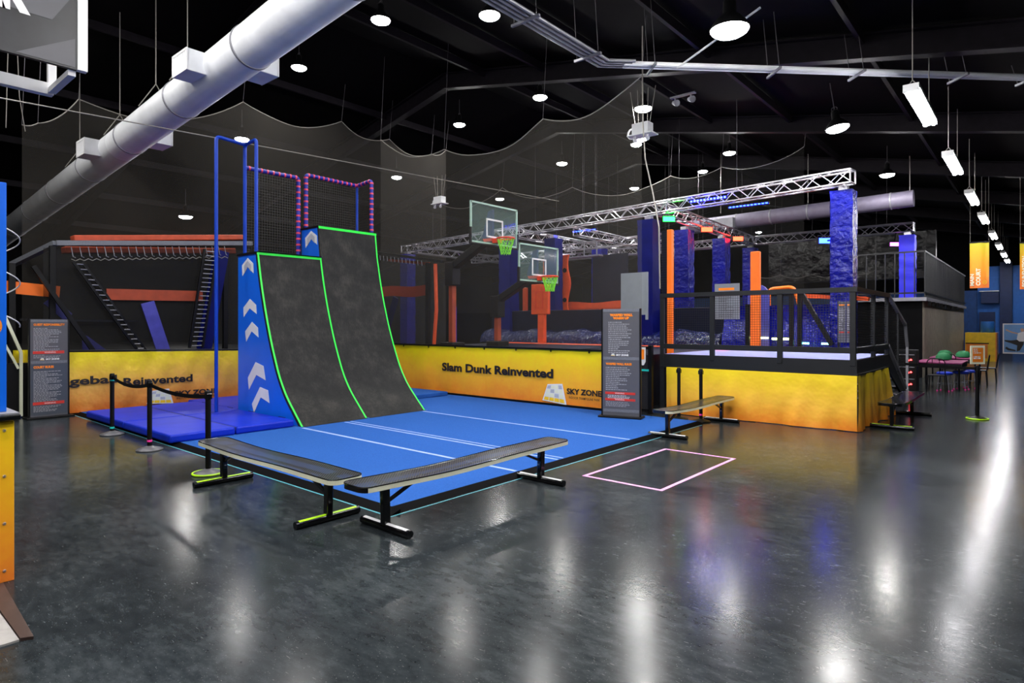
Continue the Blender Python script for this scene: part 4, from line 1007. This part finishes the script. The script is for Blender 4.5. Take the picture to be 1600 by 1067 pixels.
column(-14.3, 19.1, 5.1, 'dark blue column right behind the farther backboard', 'coldark', .5)
column(-14.7, 23.0, 5.1, 'blue column left of the grey panel')
column(-22.7, 18.9, 5.1, 'blue crinkled column at the far left end of the long truss')
column(-3.79, 26.85, 5.09, 'plain bright blue column standing on the mezzanine', 'colbright', .48, 2.73)
# course boards
t = thing('climbing_board', 'tall bright orange board standing behind the deck', 'board', (-7.2, 19.5, 1.1))
def OB(x0, x1, y, z0, z1, label, m_='orange_br', th=.12): return tag(MB().box(x0, y, z0, x1, y+th, z1).build('climbing_board', m_, bevel=.02), label, 'board')
for ch in [t]: bpy.data.objects.remove(ch)
OB(-5.34, -5.12, 15.0, 0, 3.55, 'tall bright orange board behind the deck railing')
t = thing('padded_post', 'black and orange padded post at the left corner behind the deck', 'post', (-6.3, 12.6, 1.1))
MB().box(-6.40, 12.5, 1.1, -6.27, 12.62, 3.88).build('black_half', 'grid_net_x', t); MB().box(-6.42, 12.56, 1.1, -6.29, 12.62, 3.88).build('black_core', 'navym', t)
MB().box(-6.26, 12.5, 1.1, -6.15, 12.62, 3.88).build('orange_half', 'orange_br', t, bevel=.01)
def scal(x0, x1, y, z0, z1):
    n_ = 24; L = [(x0, z0+(z1-z0)*i/n_) for i in range(n_+1)]
    Rr = [(x1+.07*math.sin(i/n_*PI*6), z0+(z1-z0)*i/n_) for i in range(n_+1)]
    return [(a, y, b) for a, b in L]+[(a, y, b) for a, b in Rr[::-1]]
t = thing('climbing_board', 'wavy edged orange climbing board with round holes right of the farther hoop', 'board', (-14, 19.5, 2.3))
MB().prism(scal(-14.22, -13.88, 19.5, 0, 4.5), (0, .08, 0)).build('panel', 'orange', t)
for z in (2.75, 3.9): MB().tube([(-14.05, 19.48, z), (-14.05, 19.5, z)], .09, 14).build('hole', 'black', t)
OB(-15.05, -14.75, 19.4, 2.3, 4.3, 'slim dark orange board seen through the farther backboard', 'orange')
OB(-16.1, -15.9, 19.4, 0, 3.3, 'narrow orange board left of the square target board', 'orange')
t = thing('padded_ledge', 'orange padded ledge running behind the navy wall', 'pad', (-12, 20, 2.4))
MB().grid(lambda a, b: (-14.6+a*4.75, 20.0, 2.42+b*.24+.03*math.sin(a*14)*b), 30, 2).build('pad_front', 'orange', t, True); MB().box(-14.6, 20.02, 0, -9.85, 20.6, 2.6).build('pad_top', 'orange', t)
tag(MB().box(-13.9, 21.2, 0, -12.3, 21.3, 4.6).build('dark_panel', 'navym'), 'black climbing panel between the orange board and the blue column', 'panel')
t = thing('aluminium_shelf', 'thin aluminium shelf bar hung over the black panel', 'shelf', (-14, 20.7, 4.5))
MB().tube([(-13.98, 20.72, 5.1), (-13.98, 20.72, ceil_z(-13.98)-.02)], .005, 4).tube([(-13.38, 20.72, 5.1), (-13.38, 20.72, ceil_z(-13.38)-.02)], .005, 4).build('hanging_wire', 'wired', t)
MB().box(-14.9, 20.6, 4.5, -13.2, 20.9, 4.56).box(-14.0, 20.7, 4.56, -13.96, 20.74, 5.1).box(-13.4, 20.7, 4.56, -13.36, 20.74, 5.1).build('shelf_bar', 'galvd', t)
# stage lamps on the truss
def lamp_head(c, s, m_, label, u=(1, 0, 0)):
    c = V(c); u = V(u).normalized(); t = thing('stage_lamp', label, 'lamp', tuple(c))
    v_ = V(0, 0, 1); nr = u.cross(v_).normalized()
    P_ = lambda a, b, d: c+u*a+v_*b+nr*d
    MB().prism([P_(-s, -s*.45, -.1), P_(s, -s*.45, -.1), P_(s, s*.45, -.1), P_(-s, s*.45, -.1)], nr*.098).build('housing', 'black', t)
    MB().prism([P_(-s*.93, -s*.38, 0), P_(s*.93, -s*.38, 0), P_(s*.93, s*.38, 0), P_(-s*.93, s*.38, 0)], nr*.02).build('led_face', m_, t)
    MB().tube([P_(-s, 0, -.05), P_(-s, s*.8, -.05), P_(s, s*.8, -.05), P_(s, 0, -.05)], .012, 5).build('yoke', 'black', t)
    return t
cu = (.7586, .6517, 0)
lamp_head((-8.72, 17.55, 5.04), .19, 'ledgreen', 'green stage lamp where the trusses meet', cu)
lamp_head((-8.86, 20.7, 5.1), .2, 'ledorange', 'nearer orange stage lamp on the receding truss', cu)
lamp_head((-8.9, 23.7, 5.1), .2, 'ledorange', 'farther orange stage lamp on the receding truss', cu)
t = lamp_head((-4.22, 17.2, 3.94), .17, 'ledblue', 'intense blue stage lamp beside the big blue column', cu)
MB().bar((-4.2, 17.25, 3.94), (-3.98, 17.1, 3.94), .04).build('bracket', 'black', t)
t = lamp_head((-4.15, 26.4, 4.75), .16, 'ledpurple', 'small pink stage lamp near the bright blue column', cu)
MB().bar((-4.15, 26.45, 4.8), (-4.15, 26.78, 5.24), .04).build('bracket', 'black', t)
t = thing('led_bar', 'bar of pale blue lights inside the long truss', 'light bar', (-7.3, 17.2, 5.35))
for i in range(11): MB().box(-7.85+i*.1, 17.16, 5.38, -7.80+i*.1, 17.2, 5.43).build('led', 'ledcool', t)
MB().box(-7.9, 17.2, 5.36, -6.75, 17.25, 5.45).build('rail', 'black', t)
t = thing('led_bar', 'bar of deep blue lights just under the long truss', 'light bar', (-6.9, 19, 5.45))
for i in range(11): MB().box(-7.4+i*.11, 18.96, 5.42, -7.34+i*.11, 19, 5.45).build('led', 'ledblue', t)
MB().box(-7.45, 19.0, 5.4, -6.2, 19.05, 5.47).build('rail', 'black', t)
t = thing('led_bar', 'faint blue light bar under the truss right of the nearer backboard', 'light bar', (-13.4, 20, 5.3))
for i in range(9): MB().box(-14.0+i*.12, 19.96, 5.42, -13.94+i*.12, 20, 5.45).build('led', 'ledblue', t)
MB().box(-14.05, 20, 5.4, -12.9, 20.05, 5.47).build('rail', 'black', t)
# foam pit things seen behind the deck mesh
t = thing('padded_arch', 'violet arched pad behind the deck mesh', 'pad', (-5.85, 18, 1.1))
arch = [(-6.15+.55*.5+.28*math.cos(a), 2.55+.33*math.sin(a)) for a in [i*PI/10 for i in range(11)]]
MB().prism([(-5.6, 17.1, 0)]+[(x, 17.1, z) for x, z in arch]+[(-6.15, 17.1, 0)], (0, .1, 0)).build('pad', 'violet', t)
t = thing('pipe_arch', 'orange padded pipe curve above the deck railing', 'pipe', (-5.3, 17.6, 1.2))
MB().tube(bend([(-5.75, 17.6, 0), (-5.75, 17.6, 2.78), (-5.1, 17.6, 2.82), (-4.95, 17.6, 2.3)], .15, 6), .05, 10).build('pipe', 'orange_br', t, True)
tag(MB().bar((-4.75, 17.3, 2.55), (-3.2, 17.0, 2.42), .1, .1).build('padded_pipe', 'orange'), 'orange padded pipe sloping behind the deck mesh', 'pipe')
t = thing('machine_frame', 'black frame with slanting brace behind the deck mesh', 'frame', (-5.3, 16.6, 1.1))
for x in (-5.95, -5.75, -4.85, -4.65): MB().box(x-.05, 16.5, 1.1, x+.05, 16.6, 2.6 if x > -5 else 2.3).build('upright', 'black', t)
MB().bar((-4.6, 16.5, 2.6), (-3.9, 16.5, 1.3), .12, .1).build('brace', 'black', t)
MB().box(-6.0, 16.5, 2.28, -5.7, 16.6, 2.34).build('cross_bar', 'black', t)
for i, (x0, x1, z, m_, l) in enumerate(((-5.9, -5.5, 1.42, 'ledlime', 'left warm light strip low behind the deck mesh'), (-5.4, -4.9, 1.4, 'ledlime', 'middle warm light strip low behind the deck mesh'), (-4.7, -4.5, 1.3, 'ledteal', 'teal light strip behind the deck mesh'), (-4.2, -3.8, 1.3, 'ledteal', 'right teal light strip behind the deck mesh'))):
    tag(MB().box(x0, 16.75, z, x1, 16.8, z+.05).build('led_strip', m_), l, 'light strip')
t = thing('vinyl_bank', 'shiny crinkled blue vinyl bank behind the deck', 'padded wall', (-5, 17.3, 1.1))
MB().grid(lambda a, b: (-6.95+a*3.0, 17.35+.1*math.sin(b*9), .02+b*2.3), 30, 20).build('vinyl', 'colblue', t, True)
tag(MB().box(-5.9, 14.3, 1.2, -5.6, 14.32, 1.28).build('exit_light', 'ledred'), 'small red light low by the deck corner', 'light')

# ---------------------------------------------------------------- mezzanine
MZ = thing('mezzanine', 'black mezzanine with ribbed metal wall and railing beside the aisle', 'mezzanine', (-6, 30, 0))
mb = MB()
for i in range(60):
    y = 24.95+i*.235
    mb.prism([(-3.1, y, 0), (-3.06, y+.04, 0), (-3.06, y+.10, 0), (-3.1, y+.14, 0), (-3.1, y+.235, 0), (-3.2, y+.235, 0), (-3.2, y, 0)], (0, 0, 2.6))
mb.build('ribbed_wall', mat('ribbed_metal_sheet', 'b0a898', .35, metal=.4, var=.1), MZ)
MB().box(-5.3, 24.9, 0, -3.1, 24.95, 2.6).build('front_wall', 'wall', MZ)
MB().box(-5.3, 24.8, 2.6, -3.0, 39, 2.72).build('floor_slab', 'rail', MZ)
MB().box(-5.3, 24.76, 2.6, -3.0, 24.8, 2.72).build('edge_strip', 'galvd', MZ); MB().box(-3.0, 24.76, 2.6, -2.96, 39, 2.72).build('edge_strip', 'galvd', MZ)
for z in (2.85, 4.25):
    MB().box(-5.3, 24.82, z, -3.0, 24.86, z+.05).build('rail', 'rail', MZ); MB().box(-3.04, 24.86, z, -3.0, 39, z+.05).build('rail', 'rail', MZ)
for i in range(8): x = -3.02-i*.29; MB().box(x-.015, 24.82, 2.72, x+.015, 24.85, 4.25).build('baluster', 'rail', MZ)
for i in range(48): y = 24.9+i*.29; MB().box(-3.035, y-.015, 2.72, -3.005, y+.015, 4.25).build('baluster', 'rail', MZ)
for y in (25.4, 26.5, 27.6, 28.7, 29.8, 31, 32.5, 34): MB().box(-3.0, y, 2.45, -2.92, y+.1, 2.6).build('bracket', 'black', MZ)
tag(MB().box(-3.1, 33, 2.73, -3.06, 33.2, 2.77).build('spot', 'ledlime'), 'tiny bright spot on the mezzanine edge', 'light') if 0 else None
tag(MB().bar((-4.55, 24.7, 2.4), (-4.55, 24.7, 4.3), .06, .06).build('prop_post', 'galvd'), 'grey post standing before the mezzanine railing', 'post') if 0 else None
tag(MB().box(-10.8, 33, 3.9, -3.6, 33.3, 6.0).build('black_curtain', mat('shiny_black_sheeting', '0c0c0e', .3, bump=1., bsc=1.5, bd=.15, spec=.3)), 'shiny black sheeting hanging behind the mezzanine', 'curtain')
t = thing('speaker_rack', 'black rack with red glowing dots by the deck stairs', 'rack', (-2.75, 19.7, 0))
MB().box(-3.05, 19.5, 0, -2.55, 19.9, 1.12).build('cabinet', 'black', t, bevel=.01)
for z in (.2, .52, .85):
    for x in (-2.74, -2.68): MB().tube([(x, 19.47, z+(x+2.7)*.3), (x, 19.5, z+(x+2.7)*.3)], .022, 10).build('red_light', 'ledred', t)
    MB().box(-3.0, 19.485, z+.13, -2.6, 19.5, z+.15).build('shelf_edge', 'galvd', t)
# tables, stools, chairs
def table(x0, x1, y0, y1, label, top='magenta'):
    t = thing('party_table', label, 'table', ((x0+x1)/2, (y0+y1)/2, 0), 'tables along the mezzanine wall')
    MB().box(x0, y0, .72, x1, y1, .76).build('table_top', top, t, bevel=.01); MB().box(x0+.02, y0+.02, .6, x1-.02, y1-.02, .72).build('apron', 'black', t)
    for x in (x0+.08, x1-.08):
        for y in (y0+.08, y1-.08): MB().tube([(x, y, 0), (x, y, .6)], .025, 6).build('leg', 'black', t)
table(-2.75, -1.65, 20.6, 22.3, 'nearest pink topped table behind the aisle belt'); table(-2.75, -1.5, 23.6, 25.6, 'farther table with green things on it')
def chair(x, y, rz, label):
    t = thing('metal_chair', label, 'chair', (0, 0, 0), 'chairs around the party tables')
    MB().box(-.2, -.2, .43, .2, .2, .46).build('seat', 'black', t, local=True, bevel=.01)
    MB().tube(bend([(-.2, .2, .45), (-.2, .26, .9), (.2, .26, .9), (.2, .2, .45)], .15, 6), .013, 6).build('backrest', 'black', t, local=True)
    for a in (-.08, .08): MB().tube([(a, .22, .5), (a, .255, .88)], .008, 5).build('back_slat', 'black', t, local=True)
    for a in (-.18, .18):
        for b in (-.18, .18): MB().tube([(a, b, .43), (a*1.15, b*1.15, 0)], .013, 6).build('leg', 'black', t, local=True)
    t.location = (x, y, 0); t.rotation_euler = (0, 0, rz); return t
chair(-2.15, 19.95, PI, 'black chair with round back in front of the nearest table'); chair(-1.45, 22.9, -PI/2, 'black chair on the aisle side between the tables'); chair(-1.3, 24.3, -PI/2, 'black chair farther back on the aisle side'); chair(-2.2, 23.2, PI, 'black chair behind the nearest table')
def stool(x, y, label):
    t = thing('round_stool', label, 'stool', (x, y, 0), 'blue seated stools at the tables')
    MB().lathe([(.17, .44), (.19, .46), (.19, .5), (.15, .52), (0, .525)], (x, y, 0), 20).build('seat', 'stoolblue', t, 50)
    for k in range(4):
        a = k*PI/2+.6; MB().tube([(x+.14*math.cos(a), y+.14*math.sin(a), .44), (x+.19*math.cos(a), y+.19*math.sin(a), .0)], .012, 6).build('leg', 'galvd', t)
        MB().lathe([(.02, 0), (.02, .03)], (x+.19*math.cos(a), y+.19*math.sin(a), .0), 8).build('foot_cap', 'hotpink', t)
    MB().tube([(x+.165*math.cos(a), y+.165*math.sin(a), .2) for a in [i*PI/8 for i in range(16)]], .008, 5, True).build('foot_ring', 'galvd', t)
stool(-2.02, 20.35, 'blue stool nearest to the stanchion under the pink table'); stool(-1.72, 21.1, 'blue stool on the aisle side of the pink table'); stool(-1.55, 21.8, 'third blue stool farther along the pink table')
for x, y, l in ((-2.2, 21.9, 'green bag on the near end of the tables'), (-1.9, 24.0, 'green cloth heap on the farther table'), (-2.4, 24.2, 'green cloth at the wall side of the farther table')):
    o = MB().lathe([(.1, 0), (.2, .03), (.2, .12), (.12, .2), (0, .22)], (x, y, .76), 14).build('green_bag', 'greenc', None, 50); tag(o, l, 'bag')
# counter, barrel, poster
t = thing('service_counter', 'yellow and orange service counter at the end of the aisle', 'counter', (-2.3, 38.5, 0))
MB().box(-2.94, 38.0, 0, -1.75, 39.6, 1.4).build('body', 'yellow', t); MB().box(-1.75, 38.0, 0, -1.7, 39.6, 1.4).build('side_panel', 'orange_lam', t)
MB().box(-2.9, 37.97, .15, -2.05, 38.0, .85).build('door', 'orange_lam', t); MB().box(-2.92, 37.98, .85, -2.0, 38.0, .9).build('door_frame', 'black', t)
tag(MB().lathe([(.25, 0), (.28, .05), (.28, .5), (.26, .55), (0, .55)], (-2.1, 38.9, 1.4), 20).build('blue_barrel', 'bluewall', None, 50), 'blue barrel standing on the yellow counter', 'barrel')
tag(MB().box(-3.0, 49.4, 3.15, -2.1, 49.79, 3.85).build('awning', 'bluedark'), 'dark blue awning recess on the far blue wall', 'awning')
tag(MB().box(-3.1, 49.5, 3.9, -2.1, 49.79, 3.95).build('white_rail', 'white'), 'thin white rail above the dark blue awning', 'rail')
tag(MB().box(-3.1, 49.6, 0, -2.3, 49.8, 2.6).build('dark_door', 'bluedark'), 'dark blue door in the far wall behind the counter', 'door')
t = thing('photo_poster', 'large white framed photo poster of a leaping person at the aisle end', 'poster', (-1.0, 40, .3))
MB().box(-1.55, 40, .33, .3, 40.05, 1.85).build('frame', 'white', t); 
bar_(t, (-1.5, 40, .4), U, Z, 1.75, 1.4, 'postersky', 'printed_sky')
fig = [(.12, 1.15), (.3, 1.08), (.5, 1.0), (.62, .98), (.7, 1.1), (.72, 1.25), (.82, 1.25), (.84, 1.1), (.9, .9), (.85, .6), (.7, .5), (.6, .55), (.58, .8), (.4, .92), (.1, 1.08)]
poly([(a, b) for a, b in [(.08, 1.17), (.3, 1.05), (.55, .97), (.57, .91), (.3, .98), (.06, 1.11)]], (-1.5, 40, .4), U, Z, 'skin', t, 'printed_arm', .005)
poly([(.55, .97), (.62, 1.0), (.75, 1.05), (.9, .95), (.9, .7), (.78, .55), (.6, .55), (.5, .65)], (-1.5, 40, .4), U, Z, 'white', t, 'printed_shirt', .006)
poly([(.66, 1.05), (.72, 1.03), (.78, 1.08), (.78, 1.18), (.7, 1.22), (.64, 1.16)], (-1.5, 40, .4), U, Z, 'skin', t, 'printed_head', .007)
poly([(.52, .64), (.6, .56), (.78, .56), (.76, .4), (.62, .1), (.5, .05), (.52, .35), (.3, .45), (.03, .55), (.02, .62), (.3, .6)], (-1.5, 40, .4), U, Z, 'ink', t, 'printed_legs', .006)
poly([(.04, .2), (.16, .1), (.45, .06), (.46, .12), (.2, .2), (.1, .28)], (-1.5, 40, .4), U, Z, 'ink', t, 'printed_shoe', .006)

# hanging banners
t = thing('hanging_banner', 'yellow orange banner reading MAIN COURT hanging over the aisle', 'banner', (-1.55, 25, 2.98))
MB().grid(lambda a, b: (-1.81+a*.5, 25+.01*math.sin(a*9), 2.98+b*1.48), 12, 8).build('cloth', 'hang', t, True); MB().box(-1.83, 24.99, 4.44, -1.29, 25.02, 4.48).build('top_bar', 'black', t)
text('MAIN', (-1.70, 24.985, 3.06), (0, 0, 1), (-1, 0, 0), .38, .10, 'cream', t, bold=.02); text('COURT', (-1.53, 24.985, 3.06), (0, 0, 1), (-1, 0, 0), .56, .12, 'cream', t, bold=.02)
MB().tube([(-1.42+.045*math.cos(a), 24.98, 3.16+.06*math.sin(a)) for a in [i*PI/10 for i in range(20)]], .008, 5, True).box(-1.44, 24.975, 3.15, -1.40, 24.985, 3.17).build('emblem', 'yellow', t)
for x in (-1.8, -1.32): MB().tube([(x, 25, 4.48), (x, 25, ceil_z(x)-.48)], .005, 4).build('wire', 'wire', t)
t = thing('hanging_banner', 'second yellow orange aisle banner cut by the right edge', 'banner', (-.3, 25, 2.9))
MB().grid(lambda a, b: (-.55+a*.52, 25+.01*math.sin(a*9), 2.9+b*1.45), 12, 8).build('cloth', 'hang', t, True); MB().box(-.57, 24.99, 4.33, -.01, 25.02, 4.37).build('top_bar', 'black', t)
text('FOUNDATION', (-.38, 24.985, 2.98), (0, 0, 1), (-1, 0, 0), .95, .12, 'cream', t, bold=.02)
for x in (-.54, -.04): MB().tube([(x, 25, 4.37), (x, 25, ceil_z(x)-.48)], .005, 4).build('wire', 'wire', t)

# ---------------------------------------------------------------- left foreground
t = thing('kiosk', 'yellow orange kiosk with blue upper panel at the left edge', 'kiosk', (-5.7, .3, 0))
MB().box(-5.95, -1.2, 0, -5.5, 1.02, 1.12).build('lower_body', 'kiosk', t, bevel=.004)
MB().box(-6.05, -1.3, 1.13, -5.45, 1.05, 1.17).build('ledge', 'gloss_black', t, bevel=.01); MB().box(-6.0, -1.25, 1.17, -5.47, 1.045, 1.18).build('ledge_trim', 'galvd', t)
MB().box(-5.9, -1.2, 1.18, -5.6, .995, 2.81).build('upper_panel', 'panelblue', t, bevel=.004)
for z in (.08, .41, .74, 1.06): MB().tube([(-5.5, .965, z), (-5.49, .965, z)], [.012, .007], 10).build('screw', 'alu', t)
MB().tube([(-5.6, .88, 1.79), (-5.596, .88, 1.79)], .09, 24).build('round_sticker', 'orange_lam', t)
t = thing('floor_plate', 'pale grey plate with dark brown edge strip at the lower left corner', 'plate', (-5, .7, 0))
MB().prism([(-5.4, .3, 0), (-4.41, .3, 0), (-4.41, .84, 0), (-5.4, .84, 0)], (0, 0, .012)).build('plate_surface', 'plate', t)
MB().prism([(-5.45, .845, 0), (-4.41, .845, 0), (-4.38, .90, 0), (-5.45, .95, 0)], (0, 0, .018)).build('edge_strip', 'brown', t)
t = thing('hanging_lightbox', 'large dark sign with white frame hanging in the top left corner', 'sign', (-8.1, 1.2, 4.4))
MB().box(-7.82, -.6, 4.5, -7.77, 1.97, 6.2).build('front_face', 'signface', t)
MB().box(-7.83, 1.97, 4.5, -7.75, 2.06, 6.2).build('edge_trim', 'white', t)
MB().box(-8.66, 1.9, 4.46, -8.6, 1.98, 6.2).build('rear_post', 'white', t)
MB().box(-8.68, -.6, 4.42, -8.58, 1.95, 4.55).build('rear_bar', 'white', t)
MB().box(-8.6, 1.9, 4.44, -7.82, 1.97, 4.5).build('side_bar', 'white', t)
text('ARK', (-7.765, .95, 4.92), YV, Z, .62, .42, 'white', t, bold=.03)
poly([(1.7, .55), (2.2, .55), (2.4, .9), (2.0, 1.4)], (-7.77, -.45, 4.4), YV, Z, 'signgrey', t, 'print_patch'); poly([(1.9, .12), (2.4, .12), (2.4, .42)], (-7.77, -.45, 4.4), YV, Z, 'signgrey', t, 'print_patch')
for y in (.2, 1.6): MB().tube([(-8.0, y, 6.2), (-8.0, y, ceil_z(-8)-.26)], .008, 5).build('suspension_wire', 'wire', t)
# stair rail and coil at far left
t = thing('stair_flight', 'dark stairs with pale green white handrail at the far left', 'stairs', (-15.2, 2.4, 0))
MB().bar((-14.98, 2.3, 2.9), (-14.98, 2.88, 1.26), .05, .05).bar((-14.98, 2.88, 1.26), (-14.98, 2.88, .03), .05, .05).build('handrail', 'cream', t)
MB().bar((-14.98, 2.3, 2.2), (-14.98, 2.84, .95), .04, .04).build('lower_rail', 'cream', t)
for k in range(4): MB().box(-14.97, 2.4-k*.2, .1+k*.25, -14.4, 2.75-k*.2, .14+k*.25).build('tread', 'galvd', t)
MB().prism([(-14.97, 2.8, .0), (-14.97, 2.6, 0), (-14.97, 1.7, 1.1), (-14.97, 1.9, 1.1)], (.03, 0, 0)).build('stringer', 'black', t)
t = thing('spiral_wire', 'white spiral wire hanging in loops beside the blue panel', 'spiral wire', (-14.6, 2.55, 1.7))
MB().tube([(-14.6+.23*math.sin(a), 2.56+.23*math.cos(a), 1.75+a/(2*PI)*.8) for a in [i*2*PI/24 for i in range(62)]], .012, 5).build('coil', 'white', t, True)
tag(MB().tube([(-15.0, 2.95, 5.55), (-15.0, 2.86, 6.2), (-15.0, 2.75, ceil_z(-15)-.02)], .007, 4).tube([(-14.8, 2.62, 5.5), (-14.8, 2.7, ceil_z(-15)-.02)], .007, 4).build('loose_cable', 'wire'), 'thin loose cables hanging below the corner sign', 'cable')
